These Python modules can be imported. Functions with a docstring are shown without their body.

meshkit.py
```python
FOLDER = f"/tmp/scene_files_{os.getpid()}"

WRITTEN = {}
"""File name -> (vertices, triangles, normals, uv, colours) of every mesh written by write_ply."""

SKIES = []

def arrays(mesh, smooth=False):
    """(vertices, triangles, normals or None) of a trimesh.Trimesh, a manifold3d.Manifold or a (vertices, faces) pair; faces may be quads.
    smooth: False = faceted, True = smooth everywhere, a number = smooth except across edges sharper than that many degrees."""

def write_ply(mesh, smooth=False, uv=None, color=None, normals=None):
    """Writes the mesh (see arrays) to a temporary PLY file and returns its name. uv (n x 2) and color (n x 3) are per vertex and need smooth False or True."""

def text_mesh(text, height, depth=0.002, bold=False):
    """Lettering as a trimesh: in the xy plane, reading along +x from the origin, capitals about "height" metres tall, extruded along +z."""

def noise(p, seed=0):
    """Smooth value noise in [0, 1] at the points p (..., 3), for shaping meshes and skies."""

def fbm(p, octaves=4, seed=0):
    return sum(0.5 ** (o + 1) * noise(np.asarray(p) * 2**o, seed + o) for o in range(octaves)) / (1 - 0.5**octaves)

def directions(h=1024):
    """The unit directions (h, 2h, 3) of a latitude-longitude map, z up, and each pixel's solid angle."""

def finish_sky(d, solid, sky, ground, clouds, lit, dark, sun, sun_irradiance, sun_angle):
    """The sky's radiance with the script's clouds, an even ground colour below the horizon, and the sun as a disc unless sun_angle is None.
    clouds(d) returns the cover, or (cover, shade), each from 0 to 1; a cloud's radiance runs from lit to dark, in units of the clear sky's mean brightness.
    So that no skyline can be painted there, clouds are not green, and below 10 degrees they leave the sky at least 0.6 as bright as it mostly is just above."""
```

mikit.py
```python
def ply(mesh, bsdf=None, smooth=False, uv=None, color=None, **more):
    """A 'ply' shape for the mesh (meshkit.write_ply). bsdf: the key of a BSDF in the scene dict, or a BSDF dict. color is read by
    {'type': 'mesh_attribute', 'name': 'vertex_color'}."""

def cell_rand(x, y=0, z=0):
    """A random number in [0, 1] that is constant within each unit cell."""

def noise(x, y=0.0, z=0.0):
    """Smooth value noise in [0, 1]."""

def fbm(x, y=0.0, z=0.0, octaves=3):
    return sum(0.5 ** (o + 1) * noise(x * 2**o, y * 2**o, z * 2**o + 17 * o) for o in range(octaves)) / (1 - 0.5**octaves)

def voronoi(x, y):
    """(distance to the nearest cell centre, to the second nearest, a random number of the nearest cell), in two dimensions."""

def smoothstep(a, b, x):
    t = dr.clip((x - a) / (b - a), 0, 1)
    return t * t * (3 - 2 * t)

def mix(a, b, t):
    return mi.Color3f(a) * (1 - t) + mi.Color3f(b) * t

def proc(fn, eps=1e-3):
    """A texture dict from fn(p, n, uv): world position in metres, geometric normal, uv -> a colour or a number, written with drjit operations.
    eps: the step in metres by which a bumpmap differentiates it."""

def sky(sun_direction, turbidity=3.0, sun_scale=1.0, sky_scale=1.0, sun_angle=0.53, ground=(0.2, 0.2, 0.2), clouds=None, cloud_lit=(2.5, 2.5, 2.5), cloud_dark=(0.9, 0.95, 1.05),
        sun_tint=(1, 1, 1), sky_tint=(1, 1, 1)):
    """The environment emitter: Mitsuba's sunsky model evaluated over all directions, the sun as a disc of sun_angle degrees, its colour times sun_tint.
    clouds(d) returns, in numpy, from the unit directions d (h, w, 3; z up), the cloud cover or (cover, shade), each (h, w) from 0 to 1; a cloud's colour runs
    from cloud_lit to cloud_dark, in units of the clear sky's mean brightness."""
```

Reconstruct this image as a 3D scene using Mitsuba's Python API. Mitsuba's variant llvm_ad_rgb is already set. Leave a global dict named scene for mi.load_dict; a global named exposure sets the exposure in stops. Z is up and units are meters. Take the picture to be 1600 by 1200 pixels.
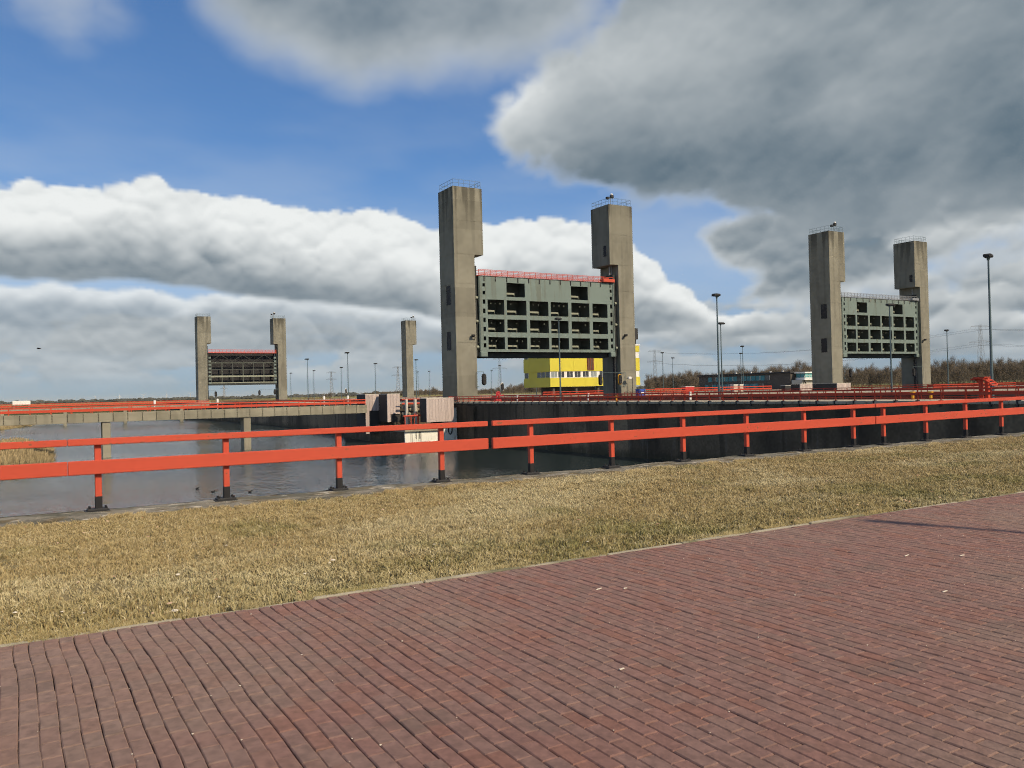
import math, random
import numpy as np, trimesh, drjit as dr, mitsuba as mi
import mikit, meshkit
from mikit import proc, noise, fbm, cell_rand, smoothstep, mix
from shapely.geometry import Polygon, box as sbox

T = mi.ScalarTransform4f
rng = np.random.default_rng(7)
R_ = random.Random(11)
scene, labels = {}, {}

# ------------------------------------------------------------------ camera, sky, exposure
# world axes: x runs along the gates and the near railing, y along the lock, z up; the camera stands on the brick road
EYE = np.array([0, 0, 1.65])
HEAD, PITCH, ROLL, FOC = math.radians(30.5), math.atan(12 / 1290), 0.0243, 1290 / 800
_f = np.array([math.sin(HEAD), math.cos(HEAD), 0]); _r = np.array([math.cos(HEAD), -math.sin(HEAD), 0])
FWD = _f * math.cos(PITCH) + np.array([0, 0, math.sin(PITCH)])
_u = np.cross(_r, FWD)
UP = _u * math.cos(ROLL) + _r * math.sin(ROLL)
scene['camera'] = {'type': 'perspective', 'fov': 2 * math.degrees(math.atan(1 / FOC)), 'fov_axis': 'x', 'near_clip': 0.1, 'far_clip': 30000.0,
                   'to_world': T().look_at(origin=EYE.tolist(), target=(EYE + FWD).tolist(), up=UP.tolist())}
exposure = 1.5
SUN_EL = math.radians(38)
SUN = (0.34 * math.cos(SUN_EL), -0.94 * math.cos(SUN_EL), math.sin(SUN_EL))


def poly_dist(a, e, pts):
    """signed distance in degrees (positive inside) from an outline given in azimuth / elevation"""
    pts = np.array(pts, float)
    d = np.full(a.shape, 1e9); inside = np.zeros(a.shape, bool)
    for (x0, y0), (x1, y1) in zip(pts, np.roll(pts, -1, 0)):
        dx, dy = x1 - x0, y1 - y0
        t = np.clip(((a - x0) * dx + (e - y0) * dy) / (dx * dx + dy * dy + 1e-12), 0, 1)
        d = np.minimum(d, (a - x0 - t * dx) ** 2 + (e - y0 - t * dy) ** 2)
        c = (y0 > e) != (y1 > e)
        inside ^= c & (a < dx * (e - y0) / (dy if abs(dy) > 1e-9 else 1e-9) + x0)
    return np.sqrt(d) * np.where(inside, 1, -1)


def ss(a, b, x):
    t = np.clip((x - a) / (b - a), 0, 1)
    return t * t * (3 - 2 * t)


CUMULUS_TOP = [(-60, 10.5), (-40, 12), (-20, 10.8), (-7, 11.7), (-1.1, 12.7), (0.2, 13.1), (2.2, 12.8), (5.1, 13.2), (7.5, 13.8), (8.6, 12.9), (10.7, 12.9), (12.3, 12.8), (14.7, 12.7), (16.8, 12.3), (18.9, 12.0),
               (21.5, 12.5), (23.7, 11.7), (25.9, 10.9), (29, 11.5), (32.5, 11.5), (36.3, 11), (39.1, 9.6), (41.2, 7.6), (44, 5.0), (52, 4.0), (60, 6.0), (75, 10), (100, 9)]
CUMULUS_BASE = [(-60, 6.4), (-20, 7), (-7.2, 7.2), (-1.2, 7.3), (2.1, 7.2), (5.7, 7.5), (11.4, 6.8), (17.5, 6.3), (24, 5.6), (28.8, 4.6), (35, 4.0), (42.8, 3.3), (60, 4), (100, 5)]
LOW_TOP = [(-60, 6.5), (-7, 6.3), (0, 6.6), (2, 7.0), (4.5, 6.6), (7, 6.9), (9, 6.0), (11, 6.6), (15, 6.9), (20, 6.2), (24, 5.8), (29, 4.4), (36, 3.8), (44, 4.6), (50, 3.4), (60, 4), (100, 5)]
DARK_CLOUD = [(29.8, 17.6), (30.2, 19.0), (31.9, 20.1), (33.2, 20.5), (33.7, 21.8), (36.9, 23.0), (38.6, 24.4), (40, 28), (44, 36), (58, 42), (85, 40), (110, 34), (120, 22), (104, 14), (88, 11.5), (71.2, 10.8), (62.6, 10.6),
              (59.3, 10.2), (55.7, 9.8), (50, 10.0), (46.6, 11.2), (44.6, 12.6), (39.6, 13.2), (35.3, 14.6), (31, 16.1)]
LOWER_RIGHT = [(43.6, 10.2), (45.1, 10.8), (48, 11.6), (55.7, 11.4), (62.6, 12.6), (75, 12), (95, 10), (95, 6.6), (71, 7.0), (65.5, 7.8), (62.8, 9.2), (59.8, 8.3), (55.6, 6.6), (50.3, 5.4), (46.2, 5.6), (47.3, 7.4), (45.2, 8.4)]
TOP_LEFT = [(5, 40), (9, 30), (11, 24.8), (12.9, 22.8), (15.4, 21.9), (18.7, 21.0), (20.4, 20.6), (23, 21.2), (28.4, 21.6), (33.7, 22.3), (36.5, 23.4), (37.6, 26.5), (36, 36), (20, 44)]
WISP = [(-3, 30), (-0.3, 24.2), (0.4, 22.8), (2.7, 21.8), (5.2, 23.3), (5.6, 26), (4, 33)]
OTHERS = [(-95, 22, 16, 5), (-60, 33, 14, 6), (-30, 38, 12, 5), (150, 24, 22, 7), (190, 16, 26, 5), (235, 28, 18, 7), (130, 50, 20, 9), (-120, 52, 22, 9), (60, 66, 24, 8), (215, 55, 20, 8)]


def worley(x, y, seed):
    """height of rounded bumps, 0 to 1"""
    ix, iy = np.floor(x), np.floor(y)
    best = np.full(x.shape, 9.0, np.float32)
    for a in (-1, 0, 1):
        for b in (-1, 0, 1):
            cx, cy = ix + a, iy + b
            h1 = np.sin(cx * 127.1 + cy * 311.7 + seed * 7.3) * 43758.5453; h1 -= np.floor(h1)
            h2 = np.sin(cx * 269.5 + cy * 183.3 + seed * 3.1) * 24634.6345; h2 -= np.floor(h2)
            best = np.minimum(best, (cx + h1 - x) ** 2 + (cy + h2 - y) ** 2)
    return np.clip(1 - best * 1.15, 0, 1)


def clouds(d):
    az = np.degrees(np.arctan2(d[..., 0], d[..., 1]))
    az = np.where(az < -130, az + 360, az)
    el = np.degrees(np.arcsin(np.clip(d[..., 2], -1, 1)))
    qx, qy = az * np.cos(np.radians(np.minimum(el, 60))), el * 1.2
    q = np.stack([qx, qy, az * 0 + 3.7], -1)
    big = meshkit.fbm(q / 5.2, 5, seed=3) - 0.5
    wx, wy = meshkit.fbm(q / 1.6, 4, seed=31) - 0.5, meshkit.fbm(q / 1.6, 4, seed=32) - 0.5
    fine = meshkit.fbm(q / 0.7, 4, seed=9) - 0.5
    ux, uy = qx + 2.2 * wx, qy + 1.8 * wy
    w1, w2, w3 = worley(ux / 3.6, uy / 2.9, 1), worley(ux / 1.7 + .4, uy / 1.35, 2), worley(ux / 0.8, uy / 0.62 + .3, 3)
    lump = 1.0 * (w1 - 0.55) + 0.55 * (w2 - 0.55) + 0.26 * (w3 - 0.55) + 0.5 * fine
    step = abs(el[0, 0] - el[1, 0])
    soft_w = 1.0 * w1 + 0.5 * w2 + 0.10 * w3 + 0.8 * (meshkit.fbm(q / 1.5, 3, seed=60) - 0.5)
    relief = -np.gradient(-soft_w if el[0, 0] > el[1, 0] else soft_w, axis=0) / step    # > 0 on the upper sides of the bumps
    relief = np.clip(relief * 0.9, -1, 1)
    mott = meshkit.fbm(q / 2.2, 4, seed=70) - 0.5
    cover, shade = np.zeros(az.shape), np.zeros(az.shape)

    def lay(dist, sh, soft, amount=1.0):
        nonlocal cover, shade
        c = ss(-soft, soft, dist) * amount
        shade = shade * (1 - c) + np.clip(sh, 0, 1) * c
        cover = cover + (1 - cover) * c

    # milky air near the horizon
    cover, shade = np.clip(ss(16, 0.5, el) * (0.62 + 0.5 * big), 0, 1) * 0.9, 0.26 + 0.46 * ss(9, 2.5, el) + 0.08 * ss(3, 0, el)
    # thin high veil
    hv = meshkit.fbm(np.stack([qx / 9 + qy / 30, qy / 3.5, az * 0 + 8], -1), 4, seed=50)
    lay(hv - 0.50, 0.22, 0.25, 0.20 * ss(24, 10, el))
    # streaks of distant small cloud
    st = meshkit.fbm(np.stack([az / 4.2 + 1.5 * wx, el / 1.15 + .5 * wy, az * 0 + 1.3], -1), 4, seed=77) - 0.5
    sg = np.clip(np.gradient(st, axis=0) / step * (1 if el[0, 0] > el[1, 0] else -1), -1.2, 1.2)    # > 0 where the cloud thins upward
    lay(st * 6 + 0.5 * lump - 0.05 - 4 * ss(4.6, 7.5, el), 0.58 - 0.26 * sg - 0.5 * st - 0.08 * relief, 0.34, 0.80 * ss(0.2, 2.2, el))
    lt = np.interp(az, *np.array(LOW_TOP).T) + 0.60 * lump + 0.7 * big
    rel = lt - el
    lay(np.minimum(rel * 1.5, el - 3.0 - 2.5 * big), 0.06 + 0.60 * ss(0.15, 1.4, rel + 0.6 * big - 0.2 * lump) - 0.14 * relief - 0.28 * mott, 0.32, 0.84)
    # the long cumulus bank
    tp = np.interp(az, *np.array(CUMULUS_TOP).T) - 0.1 + 0.80 * lump + 0.25 * big
    bs = np.interp(az, *np.array(CUMULUS_BASE).T) + 0.9 * big + 0.25 * lump
    rel = (tp - el) / np.maximum(tp - bs, 0.5)
    sh = 0.04 + 0.78 * ss(0.12, 0.86, rel + 0.7 * big - 0.20 * lump) - 0.14 * relief * (1 - 0.5 * ss(0.45, 0.95, rel)) - 0.24 * mott
    lay(np.where(tp - el < el - bs, (tp - el) * 1.9, el - bs), sh, 0.26)
    # cumulus below the dark cloud on the right
    e1 = poly_dist(az, el, LOWER_RIGHT)
    lay(e1 + 0.7 * lump + 1.2 * big, 0.86 - 0.12 * relief + 0.5 * big - 0.34 * ss(1.0, 0.0, e1 + 0.6 * lump) - 0.14 * ss(54, 64, az) - 0.3 * mott, 0.5)
    for (a0, h0, ra, rh, s0) in ((58, 5.2, 8, 1.2, .40), (66, 6.6, 9, 1.4, .40), (62, 8.9, 6, 0.8, .32), (48.5, 3.8, 5, 0.8, .52), (56, 3.2, 9, 1.0, .50)):
        m = (1 - np.sqrt(((az - a0) / ra) ** 2 + ((el - h0) / rh) ** 2)) * rh
        lay(m + 0.9 * lump + 1.5 * big - 0.1, s0 + 0.25 * ss(h0 + .5, h0 - 1, el) - 0.14 * relief - 0.3 * mott, 0.5, 0.8)
    # the big grey cloud overhead
    e2 = poly_dist(az, el, DARK_CLOUD)
    G = lambda a0, h0, ra, rh: np.exp(-(((az - a0) / ra) ** 2 + ((el - h0) / rh) ** 2))
    rim = ss(1.8, -0.1, e2 + 0.9 * lump) * ss(15, 18, el) * ss(40, 33, az)
    sh = (0.77 - 0.42 * G(31.4, 19.2, 2.8, 2.4) - 0.20 * G(36.5, 21.3, 4.5, 2.6) - 0.20 * G(43.5, 22.3, 6, 2.6) - 0.12 * G(53, 17.8, 3.5, 1.4) - 0.10 * G(57, 21, 5, 2.5) - 0.28 * rim
          + 0.15 * G(40, 14.6, 9, 1.9) + 0.12 * G(56, 13.5, 10, 2.2) + 0.10 * G(64, 18, 7, 5) + 0.34 * big - 0.025 * relief - 0.18 * mott + 0.06 * fine)
    lay(e2 + 0.85 * lump + 1.3 * big, sh + 0.04, 0.75)
    e3 = poly_dist(az, el, TOP_LEFT)
    lay(e3 + 2.2 * big + 0.45 * lump, 0.62 + 0.20 * ss(0.5, 3.5, e3) + 0.4 * big - 0.02 * relief - 0.35 * mott, 2.0, 0.95)
    e4 = poly_dist(az, el, WISP)
    lay(e4 + 3.0 * big + 0.8 * lump - .3, 0.42 + 0.3 * big, 2.0, 0.5)
    for (a0, h0, ra, rh) in OTHERS:
        da = (az - a0 + 180) % 360 - 180
        m = (1 - np.sqrt((da * np.cos(np.radians(el)) / ra) ** 2 + ((el - h0) / rh) ** 2)) * rh
        lay(m + 3.0 * big + 0.7 * lump, 0.45 + 0.4 * ss(0.5, 4, m) + 0.5 * big, 0.8)
    return np.clip(cover, 0, 1), np.clip(shade, 0, 1)


scene['sky'] = mikit.sky(SUN, turbidity=2.6, clouds=clouds, cloud_lit=(3.40, 3.50, 3.46), cloud_dark=(0.47, 0.69, 0.88), ground=(0.12, 0.105, 0.08), sky_tint=(0.90, 1.20, 1.56), sun_scale=1.12, sky_scale=0.86)

# ------------------------------------------------------------------ materials


def P(fn, **k):
    return {'type': 'principled', 'base_color': proc(fn) if callable(fn) else {'type': 'rgb', 'value': list(fn)}, **k}


def two(b):
    return {'type': 'twosided', 'bsdf': b}


def bump(b, fn, scale, eps=1e-3):
    return {'type': 'bumpmap', 'arbitrary': proc(fn, eps), 'scale': scale, 'bsdf': b}


C3 = mi.Color3f


def f_concrete(base, dark, hi, lo):
    def fn(p, n, uv):
        h = p.x + p.y
        k = fbm(p.x * 0.6, p.y * 0.6, p.z * 0.3, 3)
        c = mix(base, dark, smoothstep(0.38, 0.75, k) * 0.55)
        streak = fbm(h * 1.5, p.z * 0.10, 3.0, 2)
        top = smoothstep(hi - lo, hi, p.z)
        c = mix(c, [b * 0.42 for b in dark], smoothstep(0.50, 0.68, streak + 0.14 * top - 0.08) * (0.22 + 0.6 * top))
        c = c * (0.94 + 0.12 * noise(p.x * 2, p.y * 2, p.z * 2))
        lift = dr.floor(p.z / 4.05)
        c = c * (0.90 + 0.18 * cell_rand(lift, dr.floor(p.x / 7), dr.floor(p.y / 20)))
        return c * (0.96 + 0.08 * cell_rand(dr.floor(h / 1.1), lift, 4))
    return fn


scene['m_tower'] = two(P(f_concrete((0.230, 0.224, 0.182), (0.160, 0.155, 0.125), 30.3, 5.5), roughness=0.9, specular=0.2))
scene['m_beam'] = two(P(f_concrete((0.275, 0.26, 0.20), (0.205, 0.195, 0.15), 1.2, 1.0), roughness=0.9, specular=0.2))
scene['m_coping'] = two(P(f_concrete((0.36, 0.33, 0.26), (0.25, 0.23, 0.18), 4.0, 1.0), roughness=0.9, specular=0.2))


def f_darkwall(p, n, uv):
    h = p.x + p.y
    pan = cell_rand(dr.floor(h / 5.2), 3, 1)
    st = fbm(h * 0.28, p.z * 0.10, 1.0, 4)
    c = mix((0.175, 0.140, 0.094), (0.076, 0.061, 0.042), smoothstep(0.36, 0.66, st))
    c = c * (0.55 + 0.45 * smoothstep(0.70, 0.35, fbm(h * 0.11, p.z * 0.05, 3.0, 2)))
    c = mix(c, (0.020, 0.018, 0.014), smoothstep(0.58, 0.72, fbm(h * 1.3, p.z * 0.12, 8.0, 3)) * 0.6)
    c = mix(c, (0.030, 0.032, 0.018), smoothstep(-3.3, -4.2, p.z + 0.5 * noise(h * 0.8)) * 0.8)
    c = c * (0.85 + 0.30 * pan)
    pale = smoothstep(0.66, 0.80, fbm(h * 2.2, p.z * 0.35, 6.0, 4)) * smoothstep(-0.5, -2.5, p.z)
    c = mix(c, (0.11, 0.105, 0.09), pale * 0.5)
    return c * (0.8 + 0.4 * noise(h * 7, p.z * 7, 2.0))


scene['m_darkwall'] = two(P(f_darkwall, roughness=0.8, specular=0.3))


def f_white_conc(p, n, uv):
    h = p.x + p.y
    st = smoothstep(0.56, 0.74, fbm(h * 3.1, p.z * 0.25, 2.0, 4))
    c = mix((0.78, 0.78, 0.70), (0.26, 0.25, 0.21), st * 0.7)
    return mix(c, (0.10, 0.10, 0.07), smoothstep(-4.1, -4.5, p.z + 0.2 * noise(h * 3)))


scene['m_whiteconc'] = two(P(f_white_conc, roughness=0.9, specular=0.2))


def f_fender(p, n, uv):
    h = p.x + p.y
    c = mix((0.50, 0.425, 0.395), (0.41, 0.35, 0.325), fbm(h * 6, p.z * 0.5, 1.0, 3))
    return c * (0.88 + 0.22 * uv.x)


scene['m_fender'] = two(P(f_fender, roughness=0.85, specular=0.2))


def f_red(p, n, uv):
    k = fbm(p.x * 1.3, p.y * 1.3, p.z * 2.0, 3)
    c = mix((0.52, 0.078, 0.041), (0.47, 0.067, 0.036), k)
    rub = smoothstep(0.70, 0.82, fbm(p.x * 11, p.y * 11, p.z * 17, 3))
    c = mix(c, (0.50, 0.075, 0.04), rub * 0.5)
    chip = smoothstep(0.83, 0.86, noise(p.x * 21, p.y * 21, p.z * 21)) * smoothstep(0.55, 0.8, noise(p.x * 1.7, p.y * 1.7, p.z * 3 + 5))
    return mix(c, (0.20, 0.09, 0.05), chip * 0.8)


scene['m_red'] = two(P(f_red, roughness=0.5, specular=0.35))
scene['m_farred'] = two(P((0.50, 0.062, 0.03), roughness=0.55, specular=0.3))
scene['m_crimson'] = two(P((0.46, 0.035, 0.045), roughness=0.5, specular=0.3))
scene['m_black'] = two(P((0.016, 0.016, 0.018), roughness=0.6, specular=0.3))
scene['m_darkgrey'] = two(P((0.035, 0.036, 0.038), roughness=0.7, specular=0.3))
scene['m_asphalt'] = two(P(lambda p, n, uv: mix((0.05, 0.048, 0.045), (0.085, 0.08, 0.072), fbm(p.x * .5, p.y * .5, 1.0, 4)), roughness=0.9, specular=0.2))


def f_gate(p, n, uv):
    k = fbm(p.x * 0.6, p.z * 0.45, p.y * 0.6, 4)
    c = mix((0.170, 0.224, 0.208), (0.140, 0.186, 0.172), k)
    st = smoothstep(0.55, 0.78, fbm(p.x * 2.4, p.z * 0.16, 7.0, 3))
    c = mix(c, (0.10, 0.10, 0.072), st * 0.45)
    rust = smoothstep(0.70, 0.82, fbm(p.x * 1.7, p.z * 1.3, p.y * 1.7 + 4, 4))
    return mix(c, (0.14, 0.085, 0.045), rust * 0.35)


scene['m_gate'] = two(P(f_gate, roughness=0.6, specular=0.35))
scene['m_gatepale'] = two(P(lambda p, n, uv: mix((0.30, 0.32, 0.25), (0.22, 0.235, 0.18), fbm(p.x * .8, p.z * .8, 2., 3)), roughness=0.6, specular=0.35))
scene['m_gatedark'] = two(P((0.030, 0.036, 0.036), roughness=0.7, specular=0.3))
scene['m_gatemid'] = two(P((0.060, 0.068, 0.062), roughness=0.7, specular=0.3))
scene['m_gateback'] = two(P(lambda p, n, uv: mix((0.105, 0.122, 0.105), (0.07, 0.08, 0.065), fbm(p.x, p.z, 1., 3)), roughness=0.7, specular=0.3))
scene['m_lamp'] = two(P((0.10, 0.145, 0.16), roughness=0.45, metallic=0.3, specular=0.4))
scene['m_galv'] = two(P((0.30, 0.31, 0.32), roughness=0.45, metallic=0.5))
scene['m_white'] = two(P((0.74, 0.74, 0.72), roughness=0.5, specular=0.4))
scene['m_offwhite'] = two(P((0.50, 0.48, 0.42), roughness=0.7, specular=0.3))
scene['m_blue'] = two(P((0.045, 0.10, 0.42), roughness=0.5, specular=0.4))
scene['m_yellow'] = two(P(lambda p, n, uv: mix((0.64, 0.57, 0.06), (0.55, 0.49, 0.055), fbm(p.x * .4 + p.y * .4, p.z * .2, 1., 3)), roughness=0.45, specular=0.4))
scene['m_glass'] = two(P((0.05, 0.055, 0.062), roughness=0.08, specular=0.7))
scene['m_paleglass'] = two(P((0.26, 0.30, 0.31), roughness=0.12, specular=0.7))
scene['m_teal'] = two(P((0.05, 0.225, 0.27), roughness=0.35, specular=0.3))
scene['m_tealpale'] = two(P((0.12, 0.34, 0.33), roughness=0.25, specular=0.6))
scene['m_brownclad'] = two(P(lambda p, n, uv: mix((0.105, 0.095, 0.085), (0.08, 0.072, 0.065), noise(p.y * 3, p.z * 14, p.x)), roughness=0.8, specular=0.2))
scene['m_rustpanel'] = two(P((0.20, 0.065, 0.03), roughness=0.7, specular=0.2))
scene['m_orange'] = two(P((0.62, 0.30, 0.02), roughness=0.5, specular=0.3))


def f_soil(p, n, uv):
    k = fbm(p.x * 2.2, p.y * 2.2, 0.0, 4)
    return mix((0.20, 0.165, 0.095), (0.10, 0.088, 0.05), k)


def grass_tone(p):
    near = smoothstep(9.3, 6.9, p.y + 0.9 * (fbm(p.x * 0.9, p.y * 0.9, 4.0, 3) - 0.5))
    g = smoothstep(0.52, 0.78, fbm(p.x * 0.8, p.y * 0.95, 8.0, 4)) * 0.62 + near * 0.30
    pale = smoothstep(0.45, 0.75, fbm(p.x * 0.45, p.y * 0.6, 2.0, 3))
    c = mix((0.395, 0.322, 0.168), (0.51, 0.450, 0.275), pale)
    return mix(c, (0.245, 0.232, 0.098), g)


def f_grass(p, n, uv):
    c = grass_tone(p)
    r = uv.x
    c = mix(c, (0.66, 0.59, 0.40), smoothstep(0.62, 0.92, r) * 0.85)
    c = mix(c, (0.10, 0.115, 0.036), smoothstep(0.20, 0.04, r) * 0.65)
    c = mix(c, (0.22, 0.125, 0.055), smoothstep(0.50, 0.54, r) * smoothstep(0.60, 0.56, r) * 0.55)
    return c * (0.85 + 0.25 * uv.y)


scene['m_soil'] = two(P(f_soil, roughness=1.0, specular=0.05))
scene['m_grass'] = two(P(f_grass, roughness=0.8, specular=0.12))
scene['m_reed'] = two(P(lambda p, n, uv: mix((0.42, 0.34, 0.20), (0.25, 0.20, 0.11), uv.x) * (0.7 + 0.4 * uv.y), roughness=0.9, specular=0.1))
scene['m_land'] = two(P(lambda p, n, uv: mix(mix((0.17, 0.145, 0.07), (0.09, 0.105, 0.04), fbm(p.x * .006, p.y * .006, 1., 4)), (0.05, 0.05, 0.04), smoothstep(0.5, 0.7, fbm(p.x * .002, p.y * .009, 5., 3)) * .6), roughness=1.0, specular=0.05))
scene['m_bank'] = two(P(lambda p, n, uv: mix((0.30, 0.235, 0.11), (0.13, 0.115, 0.05), fbm(p.x * .5, p.y * .25, 1., 4)), roughness=1.0, specular=0.05))
scene['m_tarmacquay'] = two(P(lambda p, n, uv: mix((0.27, 0.25, 0.20), (0.19, 0.175, 0.14), fbm(p.x * .35, p.y * .35, 1., 4)), roughness=0.95, specular=0.15))
scene['m_bark'] = two(P((0.13, 0.11, 0.08), roughness=0.95, specular=0.1))
scene['m_twig'] = two(P(lambda p, n, uv: mix((0.21, 0.168, 0.13), (0.12, 0.108, 0.08), uv.x), roughness=0.95, specular=0.1))
scene['m_farwood'] = two(P(lambda p, n, uv: mix((0.055, 0.060, 0.055), (0.085, 0.085, 0.07), uv.x), roughness=1.0, specular=0.0))


def f_brick(p, n, uv):
    t = uv.x
    c = 1.05 * mix((0.184, 0.104, 0.090), (0.174, 0.110, 0.097), smoothstep(0.25, 0.65, t))
    c = mix(c, (0.196, 0.096, 0.074), smoothstep(0.70, 0.98, t) * 0.7)
    c = mix(c, (0.160, 0.118, 0.102), smoothstep(0.20, 0.03, t) * 0.5)
    dust = fbm(p.x * 0.55, p.y * 0.55, 3.0, 4)
    c = mix(c, (0.196, 0.150, 0.124), smoothstep(0.42, 0.72, dust) * 0.5)
    spot = fbm(p.x * 26, p.y * 26, 1.0, 3)
    c = c * (0.74 + 0.52 * spot)
    stain = smoothstep(0.66, 0.74, fbm(p.x * 2.3, p.y * 2.3, 11.0, 4))
    return mix(c, (0.13, 0.095, 0.082), stain * 0.4)


scene['m_brick'] = two(bump(P(f_brick, roughness=0.82, specular=0.25), lambda p, n, uv: fbm(p.x * 60, p.y * 60, 1.0, 3), 0.003, 2e-3))


def f_joint(p, n, uv):
    k = fbm(p.x * 3, p.y * 3, 2.0, 3)
    moss = smoothstep(0.5, 0.7, k)
    c = mix((0.055, 0.048, 0.040), (0.045, 0.050, 0.030), moss)
    return mix(c, (0.20, 0.17, 0.13), smoothstep(0.78, 0.88, noise(p.x * 37, p.y * 37, 1.0)) * 0.8)


scene['m_joint'] = two(P(f_joint, roughness=1.0, specular=0.05))
scene['m_kerb'] = two(P(lambda p, n, uv: mix(mix((0.36, 0.335, 0.27), (0.22, 0.20, 0.15), fbm(p.x * 5, p.y * 14, 1., 4)), (0.10, 0.10, 0.055), smoothstep(0.52, 0.70, fbm(p.x * 1.3, p.y * 2, 9., 4)) * 0.8), roughness=0.95, specular=0.1))


def f_ledge(p, n, uv):
    k = fbm(p.x * 2.4, p.y * 5, 1.0, 5)
    c = mix((0.155, 0.150, 0.130), (0.085, 0.085, 0.070), smoothstep(0.35, 0.65, k))
    c = mix(c, (0.40, 0.38, 0.33), smoothstep(0.66, 0.76, fbm(p.x * 4, p.y * 9, 5.0, 4)) * 0.75)
    c = mix(c, (0.09, 0.07, 0.035), smoothstep(0.55, 0.72, fbm(p.x * 3.4, p.y * 6, 15.0, 4)) * 0.7)
    return c * (0.7 + 0.6 * noise(p.x * 40, p.y * 40, p.z * 40))


scene['m_ledge'] = two(bump(P(f_ledge, roughness=0.95, specular=0.15), lambda p, n, uv: fbm(p.x * 14, p.y * 14, p.z * 14, 4), 0.03, 4e-3))
scene['m_leaf'] = two(P(lambda p, n, uv: mix((0.30, 0.17, 0.09), (0.58, 0.43, 0.30), uv.x), roughness=0.8, specular=0.2))
scene['m_stone'] = two(P((0.62, 0.57, 0.48), roughness=0.8, specular=0.2))


def f_wave(p, n, uv):
    u, v = 0.86 * p.x - 0.51 * p.y, 0.51 * p.x + 0.86 * p.y
    calm = 0.35 + 0.65 * smoothstep(0.35, 0.65, fbm(p.x * 0.05, p.y * 0.04, 9.0, 3))
    return 0.042 * fbm(u * 0.42, v * 0.5, 0.0, 2) + calm * (0.034 * fbm(u * 1.9 + 5, v * 2.2, 4.0, 2) + 0.018 * fbm(u * 6.0, v * 7.0, 7.0, 2))


scene['m_water'] = bump(P((0.014, 0.022, 0.022), roughness=0.06, specular=0.38), f_wave, 1.0, 2e-2)

# ------------------------------------------------------------------ helpers


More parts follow.
